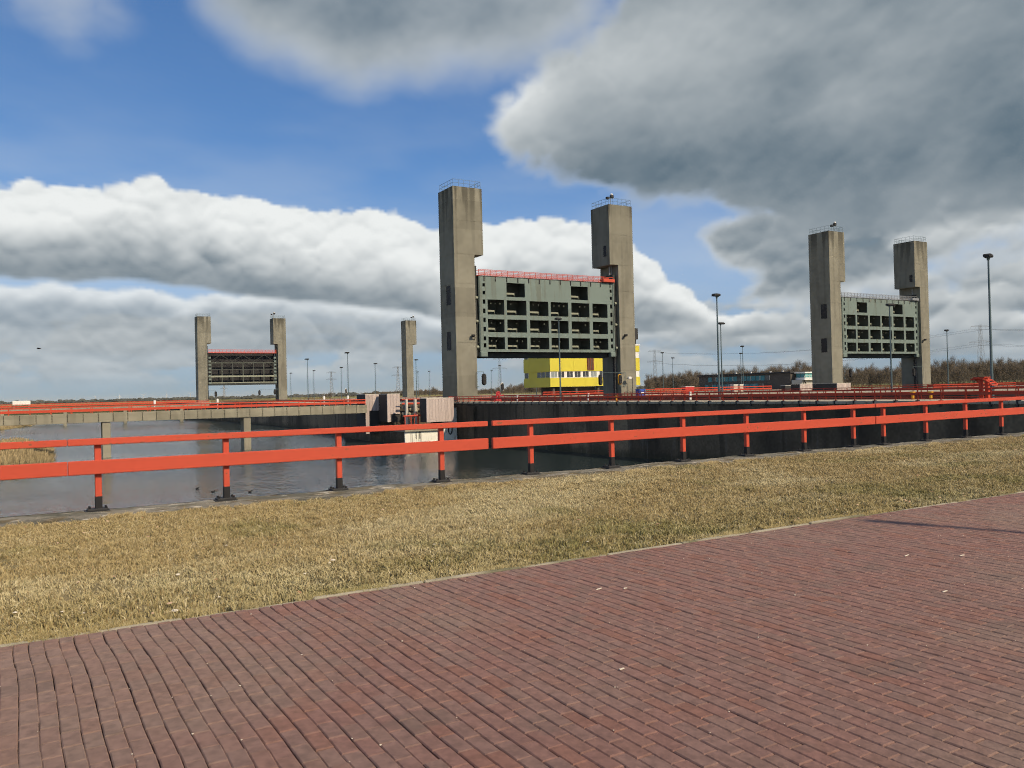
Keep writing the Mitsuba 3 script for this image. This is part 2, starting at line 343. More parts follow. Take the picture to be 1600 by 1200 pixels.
class MB:
    """collects pieces of one mesh"""
    def __init__(self):
        self.v, self.f, self.uv, self.n = [], [], [], 0

    def raw(self, v, f, uv=None):
        v = np.asarray(v, float); f = np.asarray(f, int)
        self.v.append(v); self.f.append(f + self.n); self.n += len(v)
        self.uv.append(np.full((len(v), 2), 0.5) if uv is None else np.broadcast_to(np.asarray(uv, float), (len(v), 2)))
        return self

    def box(self, x0, x1, y0, y1, z0, z1, uv=None, bev=0.0):
        if bev:
            return self.bevbox(x0, x1, y0, y1, z0, z1, bev, uv)
        v = [(x, y, z) for x in (x0, x1) for y in (y0, y1) for z in (z0, z1)]
        f = [[0, 1, 3], [0, 3, 2], [4, 6, 7], [4, 7, 5], [0, 4, 5], [0, 5, 1], [2, 3, 7], [2, 7, 6], [0, 2, 6], [0, 6, 4], [1, 5, 7], [1, 7, 3]]
        return self.raw(v, f, uv)

    def bevbox(self, x0, x1, y0, y1, z0, z1, b, uv=None):
        lo, hi = np.array([x0, y0, z0], float), np.array([x1, y1, z1], float)
        pts = []
        for sx in (0, 1):
            for sy in (0, 1):
                for sz in (0, 1):
                    c = np.where([sx, sy, sz], hi, lo)
                    s = np.where([sx, sy, sz], -1, 1) * b
                    for k in range(3):
                        o = s.copy(); o[k] = 0
                        pts.append(c + o)
        h = trimesh.Trimesh(pts).convex_hull
        return self.raw(h.vertices, h.faces, uv)

    def cyl(self, p0, p1, r0, r1=None, n=8, uv=None, caps=True):
        r1 = r0 if r1 is None else r1
        p0, p1 = np.array(p0, float), np.array(p1, float)
        z = p1 - p0; z /= np.linalg.norm(z)
        x = np.cross(z, [0, 0, 1] if abs(z[2]) < 0.9 else [1, 0, 0]); x /= np.linalg.norm(x)
        y = np.cross(z, x)
        a = np.arange(n) * 2 * np.pi / n
        ring = np.cos(a)[:, None] * x + np.sin(a)[:, None] * y
        v = np.vstack([p0 + ring * r0, p1 + ring * r1, [p0], [p1]])
        i = np.arange(n); j = (i + 1) % n
        f = [np.stack([i, j, j + n], 1), np.stack([i, j + n, i + n], 1)]
        if caps:
            f += [np.stack([j, i, i * 0 + 2 * n], 1), np.stack([i + n, j + n, i * 0 + 2 * n + 1], 1)]
        return self.raw(v, np.vstack(f), uv)

    def path(self, pts, r, n=6):
        for a, b in zip(pts[:-1], pts[1:]):
            self.cyl(a, b, r, n=n)
        return self

    def bar(self, p0, p1, w, h=None):
        """square bar between two points"""
        return self.cyl(p0, p1, w * 0.7071, n=4)

    def prism(self, poly, lo, hi, axis):
        """polygon extruded between lo and hi along axis; polygon coordinates are the other two axes in order"""
        if hasattr(poly, 'geoms'):
            for g in poly.geoms:
                self.prism(g, lo, hi, axis)
            return self
        m = trimesh.creation.extrude_polygon(poly, hi - lo, engine='earcut')
        v = np.array(m.vertices); w = np.zeros_like(v)
        k = 'xyz'.index(axis)
        o = [i for i in range(3) if i != k]
        w[:, o[0]], w[:, o[1]], w[:, k] = v[:, 0], v[:, 1], v[:, 2] + lo
        return self.raw(w, m.faces)

    def ell(self, c, rx, ry, rz, sub=2):
        s = trimesh.creation.icosphere(sub)
        return self.raw(s.vertices * [rx, ry, rz] + np.array(c), s.faces)

    def mesh(self):
        return trimesh.Trimesh(np.vstack(self.v), np.vstack(self.f), process=False)

    def ply(self, bsdf, smooth=False, uv=False, **k):
        m = self.mesh()
        if uv:
            return mikit.ply(m, bsdf, smooth=False, uv=np.vstack(self.uv), **k)
        return mikit.ply(m, bsdf, smooth=smooth, **k)


used = {}


def key(base):
    n = used.get(base, -1) + 1
    used[base] = n
    return base if n == 0 else f'{base}_{n:03d}'


def thing(name, label, cat, group=None):
    k = key(name)
    labels[k] = {'label': label, 'category': cat}
    if group:
        labels[k]['group'] = group
    return k


def part(parent, name, mb, bsdf, smooth=False, uv=False, label=None, to=None):
    k = key(parent + '__' + name)
    d = dict(mb) if isinstance(mb, dict) else mb.ply(bsdf, smooth, uv)
    if isinstance(mb, dict) and bsdf:
        d['bsdf'] = {'type': 'ref', 'id': bsdf}
    if to is not None:
        d['to_world'] = to
    scene[k] = d
    if label:
        labels[k] = {'label': label}
    return k


def single(name, mb, bsdf, label, cat, group=None, **k):
    t = thing(name, label, cat, group)
    scene[t] = mb.ply(bsdf, **k)
    return t


def struct(name, mb, bsdf, label, kind='structure', **k):
    n = key(name)
    scene[n] = mb.ply(bsdf, **k) if isinstance(mb, MB) else mb
    labels[n] = {'label': label, 'kind': kind}
    return n


B = lambda *a, **k: MB().box(*a, **k)

# ------------------------------------------------------------------ terrain, water, quays
WATER, QUAY = -4.55, 0.45
land = Polygon([(-14000, -2000), (14000, -2000), (14000, 16000), (-14000, 16000)])
hole = Polygon([(-70, 14.36), (47.0, 14.36), (47.0, 95.4), (40.45, 95.4), (40.45, 118), (47, 119), (47.4, 340), (30, 352), (10, 344), (-9, 330), (-30, 300), (-34, 200), (-34, 120), (-60, 80), (-70, 76)])
fore = Polygon([(-90, -60), (46.99, -60), (46.99, 14.36), (-90, 14.36)])
chA, chC = sbox(54.1, 20, 79.2, 330), sbox(132, 20, 156.4, 330)
quay_poly = sbox(47.0, 12, 185, 345).difference(chA).difference(chC).union(sbox(40.45, 99.6, 47.1, 118))
m = MB().prism(land.difference(hole).difference(fore).difference(sbox(47.0, 12, 185, 345)).difference(sbox(40.4, 95.3, 47.2, 118.1)), -6.5, 0.25, 'z')
struct('terrain', m, 'm_land', 'flat polder land reaching to the horizon')
m = MB().raw([(-75, 10, WATER), (200, 10, WATER), (200, 360, WATER), (-75, 360, WATER)], [[0, 1, 2], [0, 2, 3]])
struct('water', m, 'm_water', 'dark rippled water of the channel beside the lock')
m = MB()
for g in getattr(quay_poly, 'geoms', [quay_poly]):
    m.prism(g, -6.4, QUAY - 0.06, 'z')
struct('lock_wall', m, 'm_darkwall', 'dark stained concrete lock wall rising from the water')
m = MB()
for g in getattr(quay_poly, 'geoms', [quay_poly]):
    m.prism(g.buffer(-0.004), QUAY - 0.055, QUAY, 'z')
struct('lock_quay', m, 'm_tarmacquay', 'pale paved top of the lock quay')
# low grassy bank sloping into the water on the left
by_ = np.array([60, 78, 88, 95, 102, 126, 133, 140, 200, 228, 240, 262, 290, 318, 331.])
edge_ = np.array([-24, -14, -6, 0.6, 1.8, 2.2, 0.0, -7, -9, -6, -4.2, 0.5, 3.5, 1.5, -8.5])
yy_ = np.linspace(60, 331, 150)
xe_ = np.interp(yy_, by_, edge_) + 1.0 * (meshkit.fbm(np.stack([yy_ * .2, yy_ * 0, yy_ * 0], -1), 3) - .5)
rows_ = []
for off, zz in ((0.6, WATER - .4), (0, WATER + .03), (-2.5, WATER + .2), (-7, WATER + .3), (-16, WATER + .5), (-28, -2.2), (-42, .24)):
    rows_.append(np.stack([xe_ + off, yy_, zz + .25 * (meshkit.fbm(np.stack([xe_ * .3 + off, yy_ * .3, yy_ * 0], -1), 3) - .5)], -1))
v = np.stack(rows_, 0)
idx = np.arange(v.shape[0] * v.shape[1]).reshape(v.shape[:2])
q = np.stack([idx[:-1, :-1], idx[:-1, 1:], idx[1:, 1:], idx[1:, :-1]], -1).reshape(-1, 4)
struct('bank', MB().raw(v.reshape(-1, 3), np.vstack([q[:, [0, 2, 1]], q[:, [0, 3, 2]]])), 'm_bank', 'low dry grassy bank sloping into the water at the left', smooth=True)
# coping slabs along the outer edge of the lock wall
for i in range(53):
    y0 = 15 + 1.5 * i
    c = MB().box(46.93, 47.95, y0 + 0.02, y0 + 1.48, QUAY - 0.17, QUAY + 0.03 + 0.006 * R_.random(), bev=0.03)
    part('lock_quay', 'coping_slab', c, 'm_coping')
part('lock_wall', 'fender_strip', B(46.6, 46.998, 88.5, 91.1, -6, 0.0), 'm_darkwall')

# ------------------------------------------------------------------ foreground: road, kerb, lawn, ledge
m = B(-90, 47, -60, 6.66, -0.4, -0.024)
road = struct('brick_road', m, 'm_joint', 'red brick road laid in long straight courses')
plys = []
BW, BL, BH = 0.0882, 0.2015, 0.06


def brick_mesh():
    b = 0.006
    jx = rng.normal(0, 0.0012, 8)
    x0, x1, y0, y1 = -BW / 2 + jx[0], BW / 2 + jx[1], -BL / 2 + jx[2], BL / 2 + jx[3]
    v = [(x0, y0, -BH), (x1, y0, -BH), (x1, y1, -BH), (x0, y1, -BH), (x0, y0, -b), (x1, y0, -b), (x1, y1, -b), (x0, y1, -b),
         (x0 + b, y0 + b, 0), (x1 - b, y0 + b, 0), (x1 - b, y1 - b, 0), (x0 + b, y1 - b, 0)]
    f = []
    for s in (0, 4):
        for i in range(4):
            j = (i + 1) % 4
            f += [[s + i, s + j, s + 4 + j], [s + i, s + 4 + j, s + 4 + i]]
    f += [[8, 9, 10], [8, 10, 11]]
    return np.array(v), np.array(f)


PX, PY = 0.0920, 0.2045


def WAVE(xo, y):
    """sideways shift of a course and its turn"""
    def w(t):
        return (0.055 * (meshkit.noise(np.array([t * 0.62, xo * 0.05, 0.3])) - 0.5) + 0.022 * (meshkit.noise(np.array([t * 1.7, xo * 0.12, 7.3])) - 0.5)
                + 0.07 * math.exp(-((6.6 - t) / 0.7) ** 2) * meshkit.noise(np.array([xo * .22, 1.3, .3])))
    return float(w(y)), float(math.atan((w(y + .05) - w(y - .05)) / .1))


cand = []
for ix in range(int(27 / PX)):
    xo = -5 + ix * PX
    yo = 0.5 * PY * (ix % 2) + R_.uniform(-0.02, 0.02)
    jit = R_.gauss(0, 0.0012)
    for iy in range(-1, int(13.5 / PY)):
        y = 6.60 - 0.5 * PY - iy * PY - yo
        cut = 1.0
        if y + BL / 2 > 6.655:      # cut brick against the kerb
            hi_ = 6.655; lo_ = y - BL / 2
            if hi_ - lo_ < 0.03:
                continue
            cut = (hi_ - lo_) / BL; y = (hi_ + lo_) / 2
        wav, rz = WAVE(xo, y)
        cand.append((xo - wav + jit, y, R_.gauss(0, 0.0014), rz + R_.gauss(0, 0.007), R_.gauss(0, 0.006), R_.gauss(0, 0.006), cut))
cand = np.array(cand)
pc = np.stack([cand[:, 0], cand[:, 1], np.zeros(len(cand)) - EYE[2]], -1)
zf = pc @ FWD
Rt = np.cross(FWD, UP)
sx, sy = 512 + 512 * FOC * (pc @ Rt) / zf, 384 - 512 * FOC * (pc @ UP) / zf
seen = (zf > 1) & (sx > -10) & (sx < 1034) & (sy < 772)
order = np.argsort(np.where(seen, zf, 1e9))
near = set(order[:300].tolist())
var = []
for k in range(10):
    var.append((MB().raw(*brick_mesh(), uv=((k + 0.5) / 10, 0.5)).ply('m_brick', uv=True)))


def rotm(rz, rx, ry):
    return (trimesh.transformations.euler_matrix(rx, ry, rz, 'sxyz'))[:3, :3]


rest = MB()
hills = lambda x, y: 0.012 * (meshkit.fbm(np.array([x * .35, y * .35, .5]), 2) - 0.5)
for i, (x, y, z, rz, rx, ry, cut) in enumerate(cand):
    z = z + hills(x, y) - 0.004
    if i in near:
        M4 = np.eye(4); M4[:3, :3] = rotm(rz, rx, ry) @ np.diag([1, cut, 1]); M4[:3, 3] = (x, y, z)
        part(road, 'brick', var[R_.randrange(10)], None, to=T(M4.tolist()))
    else:
        v, f = brick_mesh()
        rest.raw(v * [1, cut, 1] @ rotm(rz, rx, ry).T + [x, y, z], f, uv=(R_.random(), 0.5))
k = part(road, 'paving', rest, 'm_brick', uv=True)
labels[k] = {'kind': 'stuff', 'label': 'further red bricks of the road'}

# road beyond the laid bricks on the far right, same level
# kerb stones
kx = -6.0
i = 0
while kx < 30:
    L = 0.99
    off = R_.gauss(0, 0.008)
    c = MB().box(kx + 0.006, kx + L, 6.680 + off, 6.740 + off, -0.25, -0.004 + R_.gauss(0, 0.006), bev=0.010)
    part('road_edging', 'edging_stone', c, 'm_kerb')
    kx += 1.0
    i += 1
labels['road_edging'] = {'kind': 'structure', 'label': 'thin pale concrete edging between road and lawn'}

# lawn base
nx, ny = 150, 34
gx, gy = np.meshgrid(np.linspace(-30, 46.98, nx), np.linspace(6.765, 13.9, ny), indexing='ij')
gz = -0.035 + 0.05 * (meshkit.fbm(np.stack([gx * .6, gy * .6, gx * 0], -1), 3) - 0.5)
gz[:, 0] = -0.05
v = np.stack([gx, gy, gz], -1).reshape(-1, 3)
idx = np.arange(nx * ny).reshape(nx, ny)
q = np.stack([idx[:-1, :-1], idx[1:, :-1], idx[1:, 1:], idx[:-1, 1:]], -1).reshape(-1, 4)
struct('lawn', MB().raw(v, np.vstack([q[:, [0, 1, 2]], q[:, [0, 2, 3]]])), 'm_soil', 'soil under the strip of dry grass', smooth=True)


def grass_patch(n, seed, h=1.0, size=0.5):
    r = np.random.default_rng(seed)
    x, y = r.uniform(-size, size, n), r.uniform(-size, size, n)
    d = meshkit.fbm(np.stack([x * 11, y * 11, x * 0 + seed], -1), 3)
    e = meshkit.fbm(np.stack([x * 26, y * 26, x * 0 + seed + 9], -1), 2)
    dd = np.clip((d - .3) * 2.2, 0, 1) * np.clip((e - .2) * 1.9, 0, 1)
    keep = r.random(n) < 0.16 + 1.5 * dd
    x, y, dd = x[keep], y[keep], dd[keep]
    n = len(x)
    a = r.uniform(0, 2 * np.pi, n)
    hh = h * r.uniform(0.016, 0.058, n) * (0.35 + 1.2 * dd)
    comb = 2 * np.pi * meshkit.fbm(np.stack([x * 3, y * 3, x * 0 + seed + 5], -1), 2) * 2
    lean = r.uniform(0.2, 1.5, n) * (hh + .006)
    la = comb * .5 + r.uniform(0, 2 * np.pi, n)
    w = r.uniform(0.0022, 0.0058, n)
    p = np.stack([x, y, np.full(n, -0.03)], -1)
    s = np.stack([np.cos(a), np.sin(a), a * 0], -1) * w[:, None]
    ln = np.stack([np.cos(la), np.sin(la), a * 0], -1) * lean[:, None]
    up = np.stack([a * 0, a * 0, hh + 0.012], -1)
    v = np.stack([p - s, p + s, p + ln * 0.4 + up * 0.75 - s * 0.8, p + ln * 0.4 + up * 0.75 + s * 0.8, p + ln + up], 1).reshape(-1, 3)
    o = np.arange(n)[:, None] * 5
    f = np.stack([o + [0, 1, 3], o + [0, 3, 2], o + [2, 3, 4]], 1).reshape(-1, 3)
    tone = np.clip(.62 * r.random(n) + .38 * meshkit.fbm(np.stack([x * 18, y * 18, x * 0 + seed + 2], -1), 2) * 1.3 - .08, 0, 1)
    uv = np.stack([np.repeat(tone, 5), np.tile([0.0, 0.0, 0.7, 0.7, 1.0], n)], -1)
    return MB().raw(v, f, uv)


for g in range(5):
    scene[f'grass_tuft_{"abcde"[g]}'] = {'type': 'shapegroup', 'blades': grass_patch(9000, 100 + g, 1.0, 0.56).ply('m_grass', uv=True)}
labels['grass'] = {'kind': 'stuff', 'label': 'short dry tan grass mottled with green'}
ngrass = 0


def turf(x, y, z, rot, sc, g=None):
    global ngrass
    ngrass += 1
    scene[f'grass__{ngrass:03d}'] = {'type': 'instance', 'to_world': T().translate([x, y, z]).rotate([0, 0, 1], rot).scale(sc), 'g': {'type': 'ref', 'id': f'grass_tuft_{"abcde"[R_.randrange(5)]}'}}


for ix in range(-6, 45):
    for iy in range(0, 7):
        x, y = ix + 0.5, 7.27 + iy * 0.93
        if x < -2 and x < -0.55 * y or x > y * 2.35 + 4:
            continue
        if iy == 6:
            y = 12.62 + R_.uniform(-0.12, 0.08)
        turf(x, y, R_.uniform(-0.006, 0.006), 90 * R_.randrange(4), [1, 1, R_.uniform(0.85, 1.25)])
        if iy == 6 and R_.random() < 0.65:   # ragged rim of tussocks that creeps over the ledge
            turf(x + R_.uniform(-.3, .3), 13.12 + R_.uniform(-0.08, 0.16), 0, R_.uniform(-4, 4), [0.45, 0.16, 1.1])
for i in range(56):     # tufts leaning over the kerb
    turf(R_.uniform(-1, 22), 6.745 + R_.uniform(-.02, .03), -0.008, 0, [R_.uniform(.12, .45), R_.uniform(.04, .10), R_.uniform(.6, 1.1)])

# pale bits lying in the lawn
for (x, y, s) in [(0.97, 6.9, 0.055), (1.35, 7.15, 0.03), (0.35, 7.25, 0.04), (0.22, 7.4, 0.035), (1.2, 8.3, 0.05), (2.2, 7.6, 0.03), (2.62, 8.05, 0.05), (2.55, 7.95, 0.03), (3.4, 7.4, 0.028), (3.8, 8.2, 0.03),
                  (0.75, 7.8, 0.03), (1.9, 9.6, 0.035), (4.6, 8.9, 0.03), (-0.1, 7.6, 0.04), (5.2, 7.3, 0.03), (3.0, 7.0, 0.03)]:
    s_ = trimesh.creation.icosphere(1); s *= 0.45
    vv = s_.vertices * (1 + 0.7 * (meshkit.noise(s_.vertices * 2.1 + x * 7) - 0.5)[:, None]) * [s, s * 0.75, s * 0.4]
    single('pale_stone', MB().raw(vv + [x, y, 0.012], s_.faces), 'm_stone', 'small pale stone lying in the dry grass', 'stone', 'pale stones in the lawn')
leaves = MB()
for i in range(260):
    x, y = R_.uniform(-1.5, 24), 6.8 + 6.2 * R_.random() ** 1.4
    s_ = R_.uniform(.014, .034)
    m3 = rotm(R_.uniform(0, 6.3), R_.uniform(-.5, .5), R_.uniform(-.5, .5))
    q_ = np.array([(-1, 0, 0), (-.3, -.5, .12), (.5, -.42, .1), (1, 0, 0), (.5, .42, .1), (-.3, .5, .12)]) * s_
    leaves.raw(q_ @ m3.T + [x, y, .022 + R_.uniform(-.008, .014)], [[0, 1, 5], [1, 2, 5], [2, 4, 5], [2, 3, 4]], uv=(R_.random(), .5))
struct('fallen_leaves', leaves, 'm_leaf', 'small dry brown leaves scattered in the grass', kind='stuff', uv=True)
chips = MB()
for i in range(1500):
    q_ = cand[R_.randrange(len(cand))]
    x, y = q_[0] + R_.choice([-.5, .5]) * PX + R_.gauss(0, .004), q_[1] + R_.uniform(-.1, .1)
    if i % 4 == 0:
        x += R_.uniform(-.05, .05)
    if y > 6.6:
        continue
    s = R_.choice([0.003, 0.003, 0.004, 0.004, 0.005, 0.007])
    t = trimesh.creation.icosphere(0)
    chips.raw(t.vertices * [s, s * R_.uniform(.5, 1), s * 0.5] + [x, y, hills(x, y) + 0.001], t.faces)
for (x, y, l, a) in [(4.06, 5.56, .10, .3), (4.25, 5.45, .06, .2), (7.2, 4.9, .12, .2), (7.6, 4.6, .1, 0), (6.2, 3.9, .09, .1), (9.0, 4.6, .12, .1), (9.6, 4.4, .14, .15), (4.9, 2.0, .09, .3), (3.9, 1.75, .1, .2), (7.9, 3.7, .1, .1), (5.5, 2.3, .07, .3), (3.0, 3.9, .05, .1)]:
    l *= .7
    c = MB().box(-l / 2, l / 2, -.005, .005, 0, .005)
    vv = np.vstack(c.v) @ rotm(a, 0, 0).T + [x, y, hills(x, y) - 0.002]
    chips.raw(vv, c.f[0])
struct('grit', chips, 'm_stone', 'pale grit and shell bits scattered on the bricks', kind='stuff')

# ledge: ragged concrete strip on top of the near quay wall
n = 520
xs = np.linspace(-40, 46.98, n)
e0 = 13.05 + 0.25 * (meshkit.fbm(np.stack([xs * .5, xs * 0, xs * 0], -1), 3, 5) - .5)
e1 = 14.36 + 0.10 * (meshkit.fbm(np.stack([xs * 2.2, xs * 0, xs * 0 + 4], -1), 4, 6) - .5)
rows = []
for t in (0, 0.3, 0.5, 0.68, 0.82, 0.94, 1.0):
    yy = e0 + (e1 - e0) * t
    zz = -0.012 + 0.05 * (meshkit.fbm(np.stack([xs * 1.6, yy * 3, xs * 0], -1), 4, 8) - 0.5) - (0.06 if t == 0 else 0) - (0.035 if t == 1.0 else 0)
    rows.append(np.stack([xs, yy, zz], -1))
rows.append(np.stack([xs, e1 - 0.02, xs * 0 - 0.4], -1))
rows.append(np.stack([xs, xs * 0 + 14.33, xs * 0 - 6.4], -1))
v = np.stack(rows, 0); nr = len(rows)
idx = np.arange(nr * n).reshape(nr, n)
q = np.stack([idx[:-1, :-1], idx[:-1, 1:], idx[1:, 1:], idx[1:, :-1]], -1).reshape(-1, 4)
struct('quay_edge', MB().raw(v.reshape(-1, 3), np.vstack([q[:, [0, 1, 2]], q[:, [0, 2, 3]]])), 'm_ledge', 'rough grey concrete ledge at the edge of the lawn', smooth=40)

# ------------------------------------------------------------------ near red railing, four sections
SECT = [(-6.0, 0.515, [-5.1, -3.1, -1.05], 'end section of red railing at the left edge, up to the pale seam'),
        (0.522, 7.665, [0.93, 2.81, 4.72, 6.71], 'red railing section on the left, in front of the open water'),
        (7.765, 19.345, [8.69, 10.71, 12.72, 14.71, 16.71, 18.6], 'long middle red railing section with six posts'),
        (19.375, 31.0, [19.84, 21.71, 23.62, 25.49, 27.4, 29.3], 'red railing section on the right running out of the frame')]
sag = lambda x: 0.035 * smooth_np(20, 28, x)


def smooth_np(a, b, x):
    t = min(max((x - a) / (b - a), 0), 1)
    return t * t * (3 - 2 * t)


def rail(x0, x1, y0, y1, z0, z1, b):
    """bevelled box rail cut into short lengths so that it can follow the ground"""
    m = MB()
    m.box(x0, x1, y0, y1, z0, z1, bev=b)
    vv = np.vstack(m.v)
    vv[:, 2] += [sag(x) for x in vv[:, 0]]
    mm = MB(); mm.raw(vv, m.f[0])
    return mm


for (x0, x1, posts, lab) in SECT:
    t = thing('red_railing', lab, 'railing', 'red railing along the lawn')
    part(t, 'top_rail', rail(x0, x1, 13.955, 14.03, 0.995, 1.095, 0.008), 'm_red')
    part(t, 'middle_rail', rail(x0, x1, 13.955, 14.03, 0.555, 0.765, 0.008), 'm_red')
    for px in posts:
        z = sag(px)
        tl = R_.gauss(0, 0.004)
        p = part(t, 'post', MB().box(px - 0.046, px + 0.046, 14.032, 14.122, 0.20 + z, 1.04 + z, bev=0.006), 'm_red')
        part(p, 'foot', MB().box(px - 0.049, px + 0.049, 14.03, 14.125, 0.02, 0.215 + z, bev=0.005), 'm_black')
        part(p, 'base_plate', MB().box(px - 0.16, px + 0.13, 13.97, 14.20, 0.0, 0.03, bev=0.006).box(px - 0.19, px + 0.15, 13.94, 14.22, -0.05, 0.0), 'm_darkgrey')
        bo = MB()
        for s in (-0.125, 0.10):
            bo.cyl((px + s, 14.02, 0.03), (px + s, 14.02, 0.06), 0.018, n=6).cyl((px + s, 14.15, 0.03), (px + s, 14.15, 0.06), 0.018, n=6)
        part(p, 'bolts', bo, 'm_black')

# ------------------------------------------------------------------ generic red railing elsewhere


def railing(lab, p0, p1, z, zs, step=1.5, mat='m_farred', foot=0.1, group=None, bracket=None, thick=0.055):
    """straight railing from p0 to p1 (x,y) on level z; zs = [(bottom, top)] of each rail"""
    t = thing('quay_railing', lab, 'railing', group)
    p0, p1 = np.array(p0, float), np.array(p1, float)
    L = np.linalg.norm(p1 - p0); d = (p1 - p0) / L; nrm = np.array([-d[1], d[0]])
    for (a, b) in zs:
        c = []
        for e in (p0, p1):
            for s in (-1, 1):
                for zz in (a, b):
                    c.append((*(e + nrm * s * 0.03), z + zz))
        f = [[0, 1, 3], [0, 3, 2], [4, 6, 7], [4, 7, 5], [0, 4, 5], [0, 5, 1], [2, 3, 7], [2, 7, 6], [0, 2, 6], [0, 6, 4], [1, 5, 7], [1, 7, 3]]
        part(t, 'rail', MB().raw(c, f), mat)
    n = max(1, int(round(L / step)))
    unit = B(-thick / 2, thick / 2, -thick / 2, thick / 2, 0, zs[0][1] - 0.03).ply(mat)
    for i in range(n + 1):
        q = p0 + d * L * i / n + nrm * 0.06
        part(t, 'post', unit, None, to=T().translate([q[0], q[1], z]))
        if bracket is not None:
            part(t, 'bracket', bracket, None, to=T().translate([q[0], q[1], z]))
    return t


RZ = [(0.66, 0.74), (0.34, 0.50), (0.10, 0.16)]
brk = MB().box(-0.10, 0.06, -0.11, 0.11, -0.02, 0.045).prism(Polygon([(-0.16, -0.34), (-0.06, -0.34), (0.02, 0.04), (-0.16, 0.04)]), -0.05, 0.05, 'y').ply('m_darkgrey')
railing('dark red railing standing on the pale coping of the lock wall facing the water', (47.12, 14.6), (47.12, 95.0), QUAY + 0.03, RZ, 1.5, bracket=brk)
railing('short orange red railing on the pier head just left of the tall middle tower', (47.5, 97.0), (54.0, 97.0), QUAY, RZ, 1.5)
railing('red railing along the near edge of the first lock chamber', (53.95, 24), (53.95, 100.8), QUAY, RZ, 1.6)
railing('red railing on the far side of the first lock chamber', (79.5, 24), (79.5, 100.8), QUAY, RZ, 1.6)
railing('red railing along the first chamber beyond the main lift gate', (53.95, 108), (53.95, 292), QUAY, RZ, 3)
railing('red railing along the near edge of the second lock chamber', (131.7, 40), (131.7, 101), QUAY, RZ, 1.8)
railing('red railing on the far side of the second lock chamber', (156.8, 40), (156.8, 101), QUAY, RZ, 1.8)
railing('bright orange railing on the far quay in front of the teal windowed building', (92, 104.6), (116, 104.6), QUAY + 0.1, [(0.9, 1.05), (0.42, 0.66)], 2)
railing('second bright orange railing on the far quay, behind the first', (92, 108.4), (116, 108.4), QUAY + 0.1, [(0.9, 1.05), (0.42, 0.66)], 2)
railing('orange red railing at the right edge on the far quay beside the tallest lamp', (83, 36), (118, 36), QUAY + 0.1, [(0.95, 1.08), (0.5, 0.72)], 2)
railing('red railing crossing the island in front of the blue container', (82.5, 99.5), (92, 99.5), QUAY, RZ, 1.5)
railing('red railing crossing the quay in front of the right lift gate', (110, 70), (131, 70), QUAY, RZ, 1.6)
railing('red railing on the quay before the yellow building', (82, 128), (128, 128), QUAY, [(0.9, 1.02), (0.45, 0.65)], 2)

# ------------------------------------------------------------------ walkway over the water


def walkway(lab, x0, x1, y0, y1, cols, zt=0.40, zb=-0.64, panel=1.46, name='concrete_walkway', raillab=None, detail=True):
    t = thing(name, lab, 'walkway')
    part(t, 'deck', B(x0, x1, y0 + 0.13, y1 - 0.13, zb + 0.1, zt - 0.06), 'm_darkgrey')
    n = int((x1 - x0) / panel)
    w = (x1 - x0) / n
    if detail:
        for i in range(n):
            dz = R_.gauss(0, 0.012)
            part(t, 'edge_panel', MB().box(x0 + i * w + 0.025, x0 + (i + 1) * w - 0.025, y0, y0 + 0.12, zb + dz, zt + dz, bev=0.02), 'm_beam')
    else:
        part(t, 'edge_panel', B(x0, x1, y0, y0 + 0.12, zb, zt), 'm_beam')
    part(t, 'rear_edge', B(x0, x1, y1 - 0.12, y1, zb, zt), 'm_beam')
    for cx in cols:
        part(t, 'column', MB().box(cx - 0.42, cx + 0.42, y0 + 0.15, y0 + 1.9, -6.4, zb + 0.08, bev=0.04), 'm_beam')
    return t


walkway('tan concrete walkway of square panels on columns crossing the water at the left', -9.5, 38.0, 101.5, 104.4, (-7.6, 7.63, 22.86))
railing('orange red railing on the near side of the concrete walkway', (-9.5, 101.62), (37.8, 101.62), 0.40, [(0.64, 0.76), (0.20, 0.46)], 2.0, thick=0.08)
railing('orange red railing on the rear side of the concrete walkway', (-9.5, 104.2), (37.8, 104.2), 0.40, [(0.64, 0.76), (0.20, 0.46)], 2.0, thick=0.08)
walkway('distant concrete walkway seen behind the nearer one', -60, 46, 252, 255, (-20, -5.4, 9.0, 23.7, 38.4), detail=False)
railing('faint red railing of the distant walkway', (-60, 252.1), (46, 252.1), 0.40, [(0.9, 1.02), (0.3, 0.6)], 3.0)
railing('faint red railing on the far bank beyond the distant walkway', (-120, 300), (50, 300), 0.3, [(1.0, 1.15), (0.4, 0.75)], 4.0)

# pier head with fender panels
pier = thing('pier_head', 'white washed concrete pier head rising from the water under the pink plank fenders', 'pier')
part(pier, 'white_block', B(39.95, 46.98, 94.0, 94.1, -6.4, -2.98).box(40.03, 46.9, 94.1, 99.58, -6.4, -3.003), 'm_whiteconc')
part(pier, 'white_corner', MB().prism(Polygon([(44.9, -6.4), (46.97, -6.4), (46.97, -0.2), (46.2, -0.2), (44.9, -2.2)]), 93.75, 93.995, 'y'), 'm_whiteconc')
part(pier, 'ledge', MB().box(39.85, 44.85, 93.7, 99.58, -2.978, -2.72, bev=0.04), 'm_coping')
part(pier, 'side_wall', B(39.93, 40.02, 94.12, 112, -6.4, -2.2), 'm_darkwall')
cl = MB()
for k in range(60):
    x, z = R_.uniform(41.2, 43.3), R_.uniform(-2.6, 0.1)
    r = R_.uniform(0.10, 0.28)
    s_ = trimesh.creation.icosphere(1)
    cl.raw(s_.vertices * [r, r * .6, r] * (0.8 + 0.5 * meshkit.noise(s_.vertices * 2 + k)[:, None]) + [x, 97.4 + R_.uniform(-.2, .2), z], s_.faces)
part(pier, 'crumbling_concrete', cl, 'm_coping')
part(pier, 'rear_wall', B(40.6, 46.9, 99.2, 99.59, -2.72, 0.30), 'm_darkwall')
